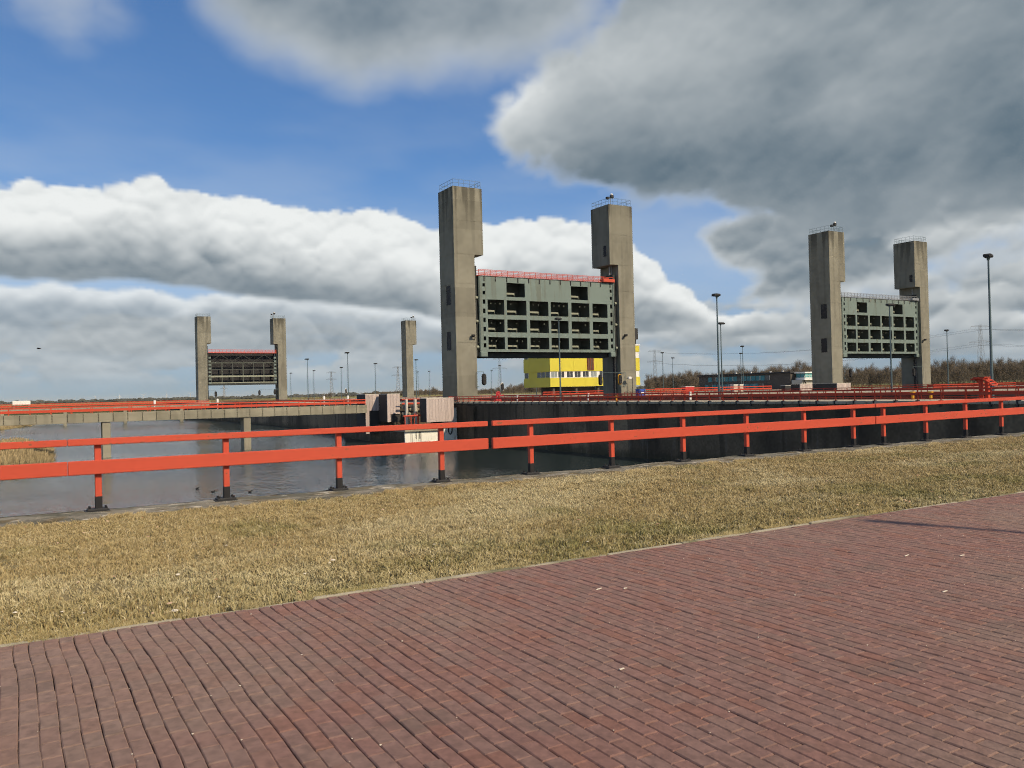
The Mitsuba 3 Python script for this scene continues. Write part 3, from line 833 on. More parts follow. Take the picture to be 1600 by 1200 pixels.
for (xa, xb) in ((41.3, 41.6), (42.5, 42.8)):
    part(pier, 'bollard_post', MB().box(xa, xb, 96.6, 97.0, -2.72, 1.0, bev=.04), 'm_offwhite')
rr = MB()
rr.path([(39.9, 94.2, -1.05), (42.2, 94.2, -1.0)], 0.10, 8).path([(41.3, 97.9, 1.0), (46.6, 97.9, 1.0)], 0.06, 6).path([(41.3, 97.9, .45), (46.6, 97.9, .45)], 0.12, 6).path([(41.5, 94.5, -2.7), (41.5, 94.5, -0.9), (41.8, 94.5, -0.65), (42.05, 94.5, -0.9), (42.05, 94.5, -2.7)], 0.05)
for x in (40.1, 40.9, 41.8):
    rr.box(x - .04, x + .04, 94.16, 94.24, -2.72, -1.05)
part(pier, 'red_guard_rail', rr, 'm_farred')
ring = MB()
for a in range(16):
    a0, a1 = a * math.pi / 8, (a + 1) * math.pi / 8
    ring.cyl((46.0 + .26 * math.cos(a0), 93.68, -2.9 + .62 * math.sin(a0)), (46.0 + .26 * math.cos(a1), 93.68, -2.9 + .62 * math.sin(a1)), 0.07, n=6)
part(pier, 'hanging_rope', ring, 'm_darkgrey')
for x in (42.4, 42.9):
    part(pier, 'iron_strap', B(x - 1, x - .92, 93.94, 93.995, -3.9, -2.98), 'm_darkgrey')


def fender(lab, x0, x1, y0, y1, z0, z1, n, nosew=0.0, low=None):
    t = thing('fender_panel', lab, 'fender', 'plank fenders at the pier heads')
    part(t, 'frame', B(x0 + 0.03, x1, y0 + 0.13, y1, z0, z1 - 0.03), 'm_darkgrey')
    part(t, 'cap', B(x0, x1 + 0.01, y0, y1 + 0.01, z1 - 0.028, z1 + 0.05), 'm_offwhite')
    w = (x1 - x0) / n
    for i in range(n):
        part(t, 'plank', MB().box(x0 + i * w + 0.012, x0 + (i + 1) * w - 0.012, y0, y0 + 0.12 + R_.uniform(-.015, .015), (low if low is not None and i else z0), z1 - 0.03, uv=(R_.random(), .5)), 'm_fender', uv=True)


fender('wide pinkish plank fender hung on the corner of the pier head', 42.30, 46.05, 92.6, 94.6, -1.85, 1.06, 9)
fender('middle pinkish plank fender with its lower corner cut out, left of the pier opening', 39.75, 41.5, 99.0, 101.9, -1.85, 1.72, 4, low=-0.85)
fender('leftmost tall fender with wide dark side at the end of the walkway', 38.05, 40.1, 102.3, 105.6, -3.4, 1.74, 4, low=-0.4)
fender('far dark sided fender left of the right lift gate towers', 114.5, 117.6, 97.0, 99, -1, 1.75, 5)
fender('far fender block standing against the foot of the right gate left tower', 121.5, 125.2, 95.0, 100.5, -1, 1.72, 6)

# ------------------------------------------------------------------ lift gate towers


def tower(lab, x0, x1, y0, lowx0, lowx1, slots, ztop=30.15, notch=20.85, name='gate_tower', detail=True):
    """x0..x1 head, lowx0..lowx1 shaft below the notch; depth 4.6 m"""
    t = thing(name, lab, 'tower', 'concrete lift gate towers')
    y1 = y0 + 4.6
    sh = MB()
    z = QUAY
    while z < notch - 0.01:
        zt = min(z + 4.08, notch)
        sh.box(lowx0, lowx1, y0, y1, z, zt - 0.05)
        sh.box(lowx0 + 0.04, lowx1 - 0.04, y0 + 0.04, y1 - 0.04, zt - 0.051, zt + 0.001)
        z = zt
    part(t, 'shaft', sh, 'm_tower')
    hd = MB()
    while z < ztop - 0.01:
        zt = min(z + 4.65, ztop)
        hd.box(x0, x1, y0, y1, z + 0.001, zt - (0.03 if zt < ztop else 0))
        if zt < ztop:
            hd.box(x0 + 0.03, x1 - 0.03, y0 + 0.03, y1 - 0.03, zt - 0.031, zt + 0.002)
        z = zt
    part(t, 'head', hd, 'm_tower')
    # shallow recessed strip and dark slots on the left face
    for (ya, yb, za, zb, xf) in slots:
        part(t, 'slot_window', B(xf - 0.012, xf + 0.25, ya, yb, za, zb), 'm_black')
        fr = MB()
        for (a, b, c, d_) in ((ya - .09, ya, za - .09, zb + .09), (yb, yb + .09, za - .09, zb + .09), (ya, yb, za - .09, za), (ya, yb, zb, zb + .09)):
            fr.box(xf - 0.035, xf + 0.1, a, b, c, d_)
        part(t, 'slot_frame', fr, 'm_tower')
    ra = MB()
    n = 5
    for k in range(n + 1):
        for (xa, ya) in ((x0 + .15 + (x1 - x0 - .3) * k / n, y0 + .15), (x0 + .15 + (x1 - x0 - .3) * k / n, y1 - .15), (x0 + .15, y0 + .15 + (4.3) * k / n), (x1 - .15, y0 + .15 + 4.3 * k / n)):
            ra.box(xa - .015, xa + .015, ya - .015, ya + .015, ztop, ztop + 1.0)
    for h in (0.5, 0.98):
        for (xa, xb, ya, yb) in ((x0 + .15, x1 - .15, y0 + .15, y0 + .15), (x0 + .15, x1 - .15, y1 - .15, y1 - .15), (x0 + .15, x0 + .15, y0 + .15, y1 - .15), (x1 - .15, x1 - .15, y0 + .15, y1 - .15)):
            ra.box(xa - .017, xb + .017, ya - .017, yb + .017, ztop + h, ztop + h + .034)
    part(t, 'roof_railing', ra, 'm_lamp')
    return t


S2 = lambda x: [(102.6, 103.95, 13.9, 16.6, x), (102.8, 104.1, 7.6, 10.2, x)]
tower('left and tallest looking tower of the middle lift gate, slot windows in its dark side', 50.95, 55.5, 101.3, 50.95, 54.1, S2(50.95))
tower('right tower of the middle lift gate, with equipment on its roof', 77.65, 82.2, 101.3, 79.22, 82.2, [(102.1, 102.85, 22.2, 23.9, 77.65)])
tower('left tower of the right lift gate', 129.0, 133.4, 101.8, 129.0, 132.0, S2(129.0))
tower('right tower of the right lift gate, at the right of the picture', 154.85, 159.2, 101.8, 156.4, 159.2, [(102.3, 103.0, 21.9, 23.3, 154.85)])
tower('left tower of the small distant lift gate at the left', 51.0, 55.5, 298.4, 51.0, 54.1, [])
tower('right tower of the small distant lift gate at the left', 76.9, 81.4, 298.4, 78.4, 81.4, [])
tower('lone distant tower just left of the tall middle tower', 126.6, 131.0, 294.6, 126.6, 129.4, [])
tower('distant tower hidden behind the tall middle tower', 152.6, 157.1, 294.6, 154.2, 157.1, [])

# ------------------------------------------------------------------ lift gates


def gate(lab, x0, y0, W, railmat, rail_label, dz=0.0):
    t = thing('lift_gate', lab, 'lift gate', 'raised lock lift gates')
    s = W / 23.7
    X = lambda v: x0 + (v - 54.75) * s
    cols = [(56.15, 58.83), (59.28, 62.56), (63.1, 66.34), (66.75, 69.85), (70.42, 73.72), (74.32, 77.14)]
    rows = [(12.6, 14.72), (10.12, 11.96), (7.72, 9.42)]
    y1 = y0 + 2.75
    face = sbox(X(54.78), 7.32 + dz, X(78.42), 17.95 + dz)
    for c in (cols[1], cols[4]):
        face = face.difference(sbox(X(c[0]), 15.2 + dz, X(c[1] - .2), 17.2 + dz))
    for r in rows:
        for c in cols:
            face = face.difference(sbox(X(c[0]), r[0] + dz, X(c[1]), r[1] + dz))
    sl = [(16.50, .48), (15.40, .48), (14.07, .62), (12.77, .62), (11.5, .62), (10.2, .62), (8.95, .55), (7.95, .6)]
    for (zz, h) in sl:
        for xa in (55.40, 77.66):
            face = face.difference(sbox(X(xa), zz + dz, X(xa + .40), zz + h + dz))
    part(t, 'face_plate', MB().prism(face, y0, y0 + 0.10, 'y'), 'm_gate')
    fl = MB()        # flange edges standing proud on the left and right of the plate
    for xa in (54.86, 78.20):
        fl.box(X(xa), X(xa + .14), y0 - .10, y0 - .002, 7.5 + dz, 17.9 + dz)
    part(t, 'edge_flange', fl, 'm_gate')
    part(t, 'skin_plate', B(X(54.8), X(78.4), y1 - .06, y1, 6.55 + dz, 17.9 + dz), 'm_gateback')
    for xa in (54.9, 55.95, 59.05, 62.83, 66.54, 70.13, 74.02, 77.4, 78.3):
        part(t, 'web', B(X(xa) - .03, X(xa) + .03, y0 + .102, y1 - .062, 7.36 + dz, 17.88 + dz), 'm_gateback')
    for za in (7.52, 9.77, 12.28, 14.96, 17.9):
        part(t, 'girder', B(X(54.82), X(78.38), y0 + .103, y1 - .063, za + dz - .03, za + dz + .03), 'm_gateback')
    for (z0_, z1_), rc in zip(rows + [(15.2, 17.2)], (cols, cols, cols, (cols[1], cols[4]))):   # horizontal stiffener with an upright end in each cell
        zb = z0_ + dz + (z1_ - z0_) * .24
        for (a, b) in rc:
            e = a + (b - a) * R_.uniform(.58, .68)
            part(t, 'stiffener', MB().box(X(a) - .2, X(e), y0 + 1.1, y0 + 1.5, zb, zb + .25), 'm_gatepale')
            part(t, 'stiffener_end', MB().box(X(e) + .003, X(e) + .15, y0 + 1.2, y0 + 1.6, zb - .22, zb + .2), 'm_gateback')
            for f_ in (.24, .52, .8):
                if R_.random() < .4:
                    xx = a + (b - a) * f_
                    part(t, 'lug', B(X(xx), X(xx) + .11, y0 + .30, y0 + .45, z1_ + dz - .58, z1_ + dz - .45), 'm_gatepale')
    for za in (8.7, 11.1, 13.7, 16.2):
        part(t, 'skin_rib', B(X(54.95), X(78.25), y1 - .25, y1 - .064, za + dz - .04, za + dz + .04), 'm_gateback')
    bo = MB()        # bolt heads and lugs along the girder edges
    for za in (7.62, 10.04, 12.52):
        for i in range(24):
            bo.box(X(56.3 + .88 * i), X(56.42 + .88 * i), y0 - .05, y0 - .002, za + dz, za + dz + .09)
    part(t, 'lugs', bo, 'm_gatepale')
    part(t, 'bottom_beam', MB().box(X(55.9), X(77.7), y0 + .95, y1 - .1, 6.55 + dz, 7.318 + dz), 'm_gatedark')
    for xa, xb in ((54.85, 56.0), (77.55, 78.45)):
        part(t, 'bottom_shoe', MB().box(X(xa), X(xb), y0 - .12, y0 + .6, 6.62 + dz, 7.316 + dz, bev=.08), 'm_gate')
    for xa in (54.25, 78.55):
        part(t, 'side_guide', B(X(xa), X(xa + .38), y0 + .3, y1 - .1, 6.7 + dz, 19.4 + dz), 'm_gatedark')
        for zz in (8.0, 11.6, 14.9):
            part(t, 'guide_roller', MB().cyl((X(xa + .02), y0 + .1, zz + dz), (X(xa + .36), y0 + .1, zz + dz), .20, n=12), 'm_gatepale')
        part(t, 'hoist_rod', MB().cyl((X(xa + .1), y0 + 1.2, 18 + dz), (X(xa + .1), y0 + 1.2, 20.9 + dz), .10, n=8).cyl((X(xa + .45), y0 + 1.2, 18 + dz), (X(xa + .45), y0 + 1.2, 20.9 + dz), .07, n=8), 'm_galv')
    part(t, 'catwalk', B(X(54.7), X(78.4), y0 - .06, y0 + 1.0, 17.96 + dz, 18.03 + dz), 'm_darkgrey')
    cb = MB()
    for i in range(13):
        xa = 55.6 + i * 1.84
        cb.box(X(xa), X(xa + .12), y0 - .07, y0 - .004, 17.30 + dz, 17.955 + dz)
    part(t, 'catwalk_bracket', cb, 'm_black')
    rl = MB()
    for h, th in ((0.10, .10), (0.42, .07), (0.80, .07)):
        for yy in (y0 - .02, y0 + .97):
            rl.box(X(54.75), X(78.35), yy - .03, yy + .03, 18.03 + dz + h, 18.03 + dz + h + th)
    part(t, 'catwalk_rail', rl, railmat, label=rail_label)
    for i in range(26):
        xa = 54.78 + i * .94
        part(t, 'catwalk_post', B(X(xa) - .03, X(xa) + .03, y0 - .11, y0 - .052, 18.032 + dz, 18.86 + dz), railmat)
    hb = MB().box(X(76.2), X(78.4), y0 - .45, y0 + .5, 18.06 + dz, 18.55 + dz, bev=.04)
    part(t, 'hoist_block', hb, railmat)
    return t


gate('grey green steel lift gate of the middle lock with red catwalk railing on top', 54.75, 101.55, 23.7, 'm_red', 'red railing along the gate top')
gate('smaller looking grey lift gate at the right with pale catwalk railing', 132.7, 102.3, 23.5, 'm_galv', 'pale grey railing along the gate top')

# the distant gate is an open frame of slender members before a dark skin
t = thing('lift_gate', 'distant dark lift gate at the left with open frame and red top railing', 'lift gate', 'raised lock lift gates')
gx0, gx1, gy0 = 54.5, 77.9, 299.0
part(t, 'skin_plate', B(gx0, gx1, gy0 + 2.2, gy0 + 2.3, 6.4, 17.6), 'm_black')
for za, th, mt in ((6.3, .7, 'm_gatedark'), (7.05, .32, 'm_gatepale'), (9.15, .55, 'm_gatepale'), (11.7, .25, 'm_gatemid'), (14.0, .3, 'm_gateback'), (17.3, .3, 'm_gatedark')):
    part(t, 'beam', B(gx0, gx1, gy0 - .1, gy0 + .2, za, za + th), mt)
for i in range(7):
    xa = gx0 + .8 + (gx1 - gx0 - 1.9) * i / 6
    part(t, 'upright', B(xa, xa + .30, gy0 - .05, gy0 + .35, 6.7, 14.2), 'm_gateback' if i % 2 else 'm_gatemid')
for i in range(6):
    xa = gx0 + .5 + (gx1 - gx0 - 1) * i / 6
    xb = gx0 + .5 + (gx1 - gx0 - 1) * (i + 1) / 6
    part(t, 'truss_diagonal', MB().bar((xa, gy0 + .2, 14.6 if i % 2 == 0 else 16.9), (xb, gy0 + .2, 16.9 if i % 2 == 0 else 14.6), .13), 'm_gatemid')
for xa in (gx0 + .1, gx1 - .9):
    for k in range(8):
        part(t, 'edge_plate', B(xa, xa + .8, gy0 - .15, gy0 - .11, 6.9 + k * 1.25, 7.5 + k * 1.25), 'm_gate')
for xa in (gx0 - .38, gx1):
    part(t, 'side_guide', B(xa, xa + .36, gy0 + .3, gy0 + 2, 1, 20), 'm_gatedark')
rl = MB()
for h in (0, .4, .8):
    rl.box(gx0, gx1, gy0 - .3, gy0 - .22, 17.7 + h * 1.1, 17.85 + h * 1.1)
for i in range(20):
    rl.box(gx0 + i * 1.22, gx0 + i * 1.22 + .08, gy0 - .3, gy0 - .24, 17.6, 18.7)
rl.box(gx0, gx1, gy0 - .32, gy0 + 1, 17.55, 17.7)
part(t, 'catwalk_rail', rl, 'm_farred')

# dark rack rails down the towers, both gates
for (x, y, l) in ((54.14, 102.2, 'dark toothed guide rail on the inner side of the tall middle tower'), (78.78, 102.2, 'dark toothed guide rail on the middle gate right tower'), (132.05, 102.9, 'dark toothed guide rail on the right gate left tower'), (156.0, 102.9, 'dark toothed guide rail on the right gate right tower')):
    t = thing('rack_rail', l, 'guide rail', 'guide rails of the lift gates')
    part(t, 'rail', B(x, x + .36, y + .1, y + .5, QUAY, 6.6), 'm_black')
    te = MB()
    for k in range(40):
        te.box(x + .05, x + .31, y, y + .098, .7 + k * .15, .76 + k * .15)
    part(t, 'teeth', te, 'm_galv')

# ------------------------------------------------------------------ roof equipment, signals, small things on the quay


def flood(lab, x, y, z, s=1.0, name='floodlight'):
    t = thing(name, lab, 'floodlight')
    part(t, 'stand', MB().cyl((x, y, z), (x, y, z + 1.5 * s), .06 * s, n=6).box(x - .9 * s, x + .7 * s, y - .04, y + .04, z + 1.35 * s, z + 1.45 * s), 'm_galv')
    part(t, 'lamp_head', MB().box(x - 1.0 * s, x - .45 * s, y - .3 * s, y + .2 * s, z + 1.1 * s, z + 1.55 * s, bev=.05 * s), 'm_black')
    part(t, 'lamp_head', MB().box(x - .1 * s, x + .55 * s, y - .3 * s, y + .2 * s, z + 1.45 * s, z + 1.95 * s, bev=.05 * s), 'm_darkgrey')
    part(t, 'white_lamp', MB().ell((x + .15 * s, y - .1, z + 2.05 * s), .28 * s, .25 * s, .2 * s, 1), 'm_white')


flood('floodlight cluster on the roof of the middle gate right tower', 78.8, 102.2, 30.15, 0.85)
flood('small floodlight on the roof of the right gate left tower', 131.6, 102.6, 30.15, 0.9)
flood('tiny floodlight on the roof of the distant left gate right tower', 77.2, 298.8, 30.15, 1.0)
flood('tiny floodlight on the roof of the lone distant tower', 130.0, 295.4, 30.15, 0.9)


def cctv(lab, x, y, z, s):
    t = thing('wall_lamp', lab, 'lamp')
    part(t, 'arm', MB().path([(x, y, z - .4), (x, y - .35, z), (x + s * .5, y - .4, z + .1)], .05), 'm_black')
    part(t, 'lamp_head', MB().box(x + s * .35 - .22, x + s * .35 + .22, y - .65, y - .2, z + .1, z + .4, bev=.05), 'm_black')


cctv('dark lamp on a bracket on the middle gate right tower front', 79.7, 101.3, 9.7, 1)
cctv('dark lamp on a bracket at the edge of the tall middle tower front', 53.75, 101.3, 9.3, -1)
cctv('dark lamp on a bracket on the right gate right tower', 156.6, 101.8, 9.9, 1)


def signal(lab, x, y, z, ax, board='m_black', s=1.0, group='traffic signals beside the gates'):
    """oval signal board held by two arms that reach from the tower at x=ax"""
    t = thing('traffic_signal', lab, 'traffic signal', group)
    a = np.linspace(0, 2 * np.pi, 24, endpoint=False)
    pts = [(x + .36 * s * math.cos(u), z + (.46 * s if math.sin(u) > 0 else -.46 * s) + .36 * s * math.sin(u)) for u in a]
    part(t, 'board', MB().prism(Polygon(pts), y - .04, y + .04, 'y'), board)
    pts = [(x + .26 * s * math.cos(u), z + (.44 * s if math.sin(u) > 0 else -.44 * s) + .26 * s * math.sin(u)) for u in a]
    part(t, 'lamp_box', MB().prism(Polygon(pts), y - .22, y - .042, 'y'), 'm_black')
    for dz in (.5, 0, -.5):
        part(t, 'lens', MB().cyl((x, y - .26, z + dz * s), (x, y - .221, z + dz * s), .13 * s, n=12), 'm_darkgrey')
    if ax is not None:
        part(t, 'arm', MB().path([(ax, y + .1, z + 1.05 * s), (x, y + .1, z + 1.1 * s), (x, y + .06, z + .6 * s)], .035).path([(ax, y + .1, z - 1.0 * s), (ax + .35 * (1 if x > ax else -1), y + .1, z - 1.0 * s)], .06).path([(ax, y + .1, z + 1.05 * s), (ax, y + .1, z - 1.2 * s)], .03), 'm_lamp')


signal('dark oval traffic signal on an arm beside the tall middle tower', 55.0, 101.0, 3.45, 53.9)
signal('black oval traffic signal hanging before the yellow building', 75.05, 101.0, 3.1, 79.1)
signal('black traffic signal with orange rim on the middle gate right tower', 78.75, 101.0, 3.15, 79.9, 'm_orange')
signal('dark traffic signal beside the right gate left tower', 133.6, 101.4, 3.6, 132.0)
signal('dark traffic signal on the right gate right tower inner side', 152.9, 101.4, 3.6, 156.3)
for (x, z, l) in ((56.4, 3.3, 'small traffic signal under the distant left gate, near its left tower'), (71.2, 3.4, 'small traffic signal under the distant left gate, right of its middle'), (76.6, 3.6, 'small traffic signal beside the distant left gate right tower')):
    signal(l, x, 297, z, 54.1 if x < 60 else 78.5, s=1.15)
signal('small white edged traffic signal right of the distant left gate', 104.0, 300, 3.4, None, 'm_white', 1.2)
signal('small white edged traffic signal seen under the middle lift gate', 74.5, 130.0, 2.6, None, 'm_white', 0.9)

# floodlight post at the foot of the right tower
t = thing('camera_post', 'thin post with a white lamp head before the middle gate right tower', 'lamp post')
part(t, 'post', MB().cyl((80.7, 100.4, QUAY), (80.7, 100.4, 3.3), .05, n=6), 'm_darkgrey')
part(t, 'lamp_head', MB().box(79.9, 80.5, 100.2, 100.6, 3.15, 3.5, bev=.06), 'm_white')
part(t, 'bracket', MB().path([(80.7, 100.4, 3.25), (79.6, 100.4, 3.2)], .05), 'm_black')

t = thing('container', 'small blue container on the quay at the foot of the middle gate right tower', 'container')
part(t, 'body', MB().box(80.3, 81.45, 98.2, 99.2, QUAY, 1.45, bev=.03), 'm_blue')
part(t, 'lid', MB().box(80.26, 81.49, 98.16, 99.24, 1.45, 1.58, bev=.03), 'm_blue')
part(t, 'stripe', B(80.55, 81.2, 98.19, 98.198, .95, 1.12), 'm_white')
for x in (80.45, 81.15):
    part(t, 'strap', B(x, x + .12, 98.185, 98.197, .5, 1.4), 'm_darkgrey')

# mooring capstan of crimson steel on the coping
t = thing('mooring_winch', 'crimson mooring winch with round wheel on the lock wall near the tall middle tower', 'winch')
wx, wy = 49.2, 87.0
part(t, 'frame', MB().bar((wx - .5, wy, QUAY), (wx, wy, 1.5), .12).bar((wx + .5, wy, QUAY), (wx, wy, 1.5), .12).box(wx - .35, wx + .35, wy - .2, wy + .2, .55, .95), 'm_crimson')
wh = MB()
for k in range(14):
    a0, a1 = k * math.pi / 7, (k + 1) * math.pi / 7
    wh.cyl((wx + .27 * math.cos(a0), wy - .1, 1.42 + .27 * math.sin(a0)), (wx + .27 * math.cos(a1), wy - .1, 1.42 + .27 * math.sin(a1)), .06, n=6)
for k in range(3):
    a0 = k * math.pi / 3
    wh.cyl((wx - .27 * math.cos(a0), wy - .1, 1.42 - .27 * math.sin(a0)), (wx + .27 * math.cos(a0), wy - .1, 1.42 + .27 * math.sin(a0)), .04, n=6)
part(t, 'wheel', wh, 'm_crimson')
part(t, 'lever', MB().bar((wx - .75, wy, 1.1), (wx + .85, wy, 1.25), .1), 'm_crimson')

# red ladder arch on the wall at the right
t = thing('ladder_arch', 'red arched ladder head standing on the lock wall before the tallest lamp', 'ladder head')
ax, ay = 47.6, 27.2
part(t, 'post', MB().box(ax - .1, ax + .1, ay - .28, ay - .08, QUAY, 1.75, bev=.02).box(ax - .1, ax + .1, ay + .08, ay + .28, QUAY, 1.75, bev=.02), 'm_farred')
ar = MB()
arc = [(-.58, 1.36), (-.46, 1.50), (-.26, 1.64), (-.05, 1.74), (.15, 1.78), (.40, 1.76), (.58, 1.70)]
for s in (-.3, .3):
    ar.path([(ax + s, ay + a, z) for a, z in arc], .05)
for a, z in arc:
    ar.path([(ax - .3, ay + a, z), (ax + .3, ay + a, z)], .045)
part(t, 'arch', ar, 'm_farred')
part(t, 'panel', MB().box(ax - .32, ax + .32, ay - .20, ay + .46, 1.80, 1.84), 'm_farred')
part(t, 'strut', MB().path([(ax, ay + .5, 1.72), (ax, ay + .12, 1.3)], .04), 'm_farred')

for (x, y, l) in ((49.6, 83.0, 'white marker post on the lock wall near the crimson winch'), (51.5, 71.5, 'white marker post on the lock wall below the lamp before the middle gate'), (51.6, 56.0, 'low white marker post on the quay right of the blue container'), (52.2, 26.0, 'white marker post near the right edge of the picture')):
    t = thing('marker_post', l, 'marker post')
    part(t, 'post', MB().box(x - .09, x + .09, y - .09, y + .09, QUAY, 1.25, bev=.02), 'm_white')
    part(t, 'band', MB().box(x - .096, x + .096, y - .096, y + .096, .80, .92), 'm_black')
for (x, y, l) in ((52.0, 34.6, 'yellow bollard on the quay below the right gate, the left of two'), (52.0, 33.3, 'yellow bollard on the quay below the right gate, the right of two'), (50.6, 65.5, 'yellow bollard on the quay before the yellow building')):
    t = thing('bollard', l, 'bollard')
    part(t, 'stem', MB().cyl((x, y, QUAY), (x, y, .85), .10, .09, n=10), 'm_orange', smooth=40)
    part(t, 'head', MB().cyl((x, y, .85), (x, y, 1.0), .17, .17, n=10), 'm_orange', smooth=40)
for (x, y, w, h, mt, l) in ((109.2, 107.2, 1.0, 1.5, 'm_offwhite', 'pale grey cabinet left of the two lamps, left of a pair'), (110.7, 107.2, 0.9, 1.5, 'm_offwhite', 'pale grey cabinet beside the two lamps, right of a pair'), (103, 113, 2.1, 1.35, 'm_crimson', 'low red cabin on the far quay'), (118.3, 103.6, 1.7, 1.1, 'm_darkgrey', 'dark cabinet with white end at the right of the orange railings')):
    t = thing('cabinet', l, 'cabinet')
    part(t, 'body', MB().box(x, x + w, y, y + .9, QUAY, QUAY + h, bev=.03), mt)
    part(t, 'roof', MB().box(x - .06, x + w + .06, y - .06, y + .96, QUAY + h, QUAY + h + .08), 'm_white')
    part(t, 'door', MB().box(x + .1, x + w - .1, y - .025, y - .002, QUAY + .12, QUAY + h - .12), mt)
t = thing('sign_board', 'white board on posts on the far bank at the left edge', 'sign')
part(t, 'board', MB().box(-3.6, 1.2, 299.0, 299.1, 1.2, 2.5), 'm_white')
for x in (-3.2, .8):
    part(t, 'post', MB().box(x - .08, x + .08, 299.1, 299.25, .2, 2.4), 'm_galv')
for (x, y, zb, lab) in ((13.0, 105.6, .4, 'white lamp on the walkway rail left of the distant gate'), (20, 105.2, .4, 'white lamp on the walkway rail below the distant gate, left'), (33.2, 105.2, .4, 'white lamp on the walkway rail right of the distant gate'), (36.4, 105.2, .4, 'white lamp on the walkway rail near the fenders')):
    t = thing('walkway_lamp', lab, 'lamp')
    part(t, 'post', MB().cyl((x, y - .9, zb), (x, y - .9, zb + .95), .05, n=6), 'm_white')
    part(t, 'lamp_head', MB().box(x - .12, x + .12, y - 1.0, y - .8, zb + .8, zb + 1.25, bev=.03), 'm_white')

# ------------------------------------------------------------------ lamp posts: all of one kind, 9.6 m
LH = 9.6
mast = MB().cyl((0, 0, 0), (0, 0, 1.2), .12, .11, n=10).cyl((0, 0, 1.2), (0, 0, LH - .1), .095, .055, n=10).ply('m_lamp', smooth=40)
head = MB().box(-.42, .32, -.26, .26, LH - .12, LH + .10, bev=.05).box(-.60, -.36, -.2, .2, LH - .16, LH + .02, bev=.03).ply('m_darkgrey')
brkt = MB().cyl((0, 0, LH - .3), (0, 0, LH - .08), .09, .12, n=8).box(-.5, .3, -.05, .05, LH - .18, LH - .11).ply('m_lamp')
door = MB().box(-.06, .06, -.135, -.10, .5, .95).ply('m_darkgrey')
SC = 0.78


def lamp(lx, ly, lab, turn=0, z=QUAY):
    t = thing('street_lamp', lab, 'street lamp', 'lamp posts along the lock quays')
    to = T().translate([lx * SC, ly * SC, z]).rotate([0, 0, 1], turn)
    part(t, 'mast', mast, None, to=to)
    part(t, 'lamp_head', head, None, to=to)
    part(t, 'bracket', brkt, None, to=to)
    part(t, 'hatch', door, None, to=to)


for a in [(72.03, 40.48, 'tallest lamp post, at the right edge above the red ladder arch', 20), (70.0, 71.05, 'tall lamp post between the gates, the taller of a pair', 15), (101.7, 102.5, 'lamp post of the pair between the gates, the shorter one behind', 170),
          (102.97, 71.6, 'lamp post standing in front of the right lift gate', 160), (68.9, 102.75, 'lamp post standing in front of the middle lift gate', 20), (167.9, 103.5, 'lamp post right of the right gate towers', 10),
          (166.8, 160.2, 'lamp post before the teal windowed building, the taller of two', 10), (201.8, 194.7, 'lamp post before the teal windowed building, the shorter of two', 170), (166.9, 192.8, 'lamp post right of the yellow building, the taller of two', 10),
          (199.8, 225.5, 'lamp post right of the yellow building, the shorter of two', 170), (199.6, 358.8, 'thin distant lamp post under the middle gate, near the tall tower', 170), (165.7, 290.6, 'distant lamp post under the middle gate, left of the yellow building', 10),
          (144.6, 229.8, 'lamp post before the shaded side of the yellow building', 10), (166.4, 360.0, 'small lamp post just left of the tall middle tower', 10), (105.4, 237.9, 'lamp post just right of the lone distant tower', 170),
          (164.3, 368.7, 'short lamp post right of the lone distant tower', 10), (69.4, 198.4, 'tallest of the lamp posts right of the distant left gate', 20), (102.7, 301.2, 'lamp post just left of the tallest one near the distant gate', 170),
          (69.5, 232.9, 'lamp post close to the distant left gate right tower', 20), (102.9, 336.4, 'small lamp post second from the distant left gate', 170), (102.6, 369.8, 'smallest lamp post beside the distant left gate', 170), (102.9, 266.5, 'lamp post left of the lone distant tower', 170)]:
    lamp(*a)
# the lamp post right of the frame whose shadow lies on the road
t = thing('street_lamp', 'lamp post right of the road, outside the frame, casting a shadow on the bricks', 'street lamp', 'lamp posts along the lock quays')
to = T().translate([12.94, -5.30, 0]).rotate([0, 0, 1], 110)
for nm, p_ in (('mast', mast), ('lamp_head', MB().box(-.40, .25, -.10, .10, LH - .10, LH + .03, bev=.03).ply('m_darkgrey')), ('bracket', brkt)):
    part(t, nm, p_, None, to=to)

# ------------------------------------------------------------------ yellow control building
t = thing('control_building', 'bright yellow control building with white window band behind the middle gate', 'building')
bx0, bx1, by0, by1 = 98.0, 122.9, 150.0, 161.0
Z = [2.45, 4.4, 5.85, 8.75, 10.2, 11.7]
base = MB().box(bx0 + 4, bx1 - 2, by0 + 2.5, by1 - 1, .3, Z[0])
for x in (bx0 + 1, bx0 + 7, bx0 + 13, bx0 + 19):
    base.box(x, x + .5, by0 + .5, by0 + 1, .3, Z[0])
part(t, 'base', base, 'm_brownclad')
core = MB().box(bx0 + .25, bx1 - .25, by0 + .25, by1 - .25, Z[0] + .1, Z[5] - .1)
part(t, 'core', core, 'm_darkgrey')
for (a, b) in ((0, 1), (2, 3), (4, 5)):
    n = 8
    for i in range(n):
        w = (bx1 - bx0) / n
        part(t, 'front_panel', MB().box(bx0 + i * w + .012, bx0 + (i + 1) * w - .012, by0, by0 + .2, Z[a], Z[b]), 'm_yellow')
    for i in range(4):
        w = (by1 - by0 - .2) / 4
        part(t, 'side_panel', MB().box(bx0, bx0 + .2, by0 + .21 + i * w + .012, by0 + .2 + (i + 1) * w - .012, Z[a], Z[b]), 'm_yellow')
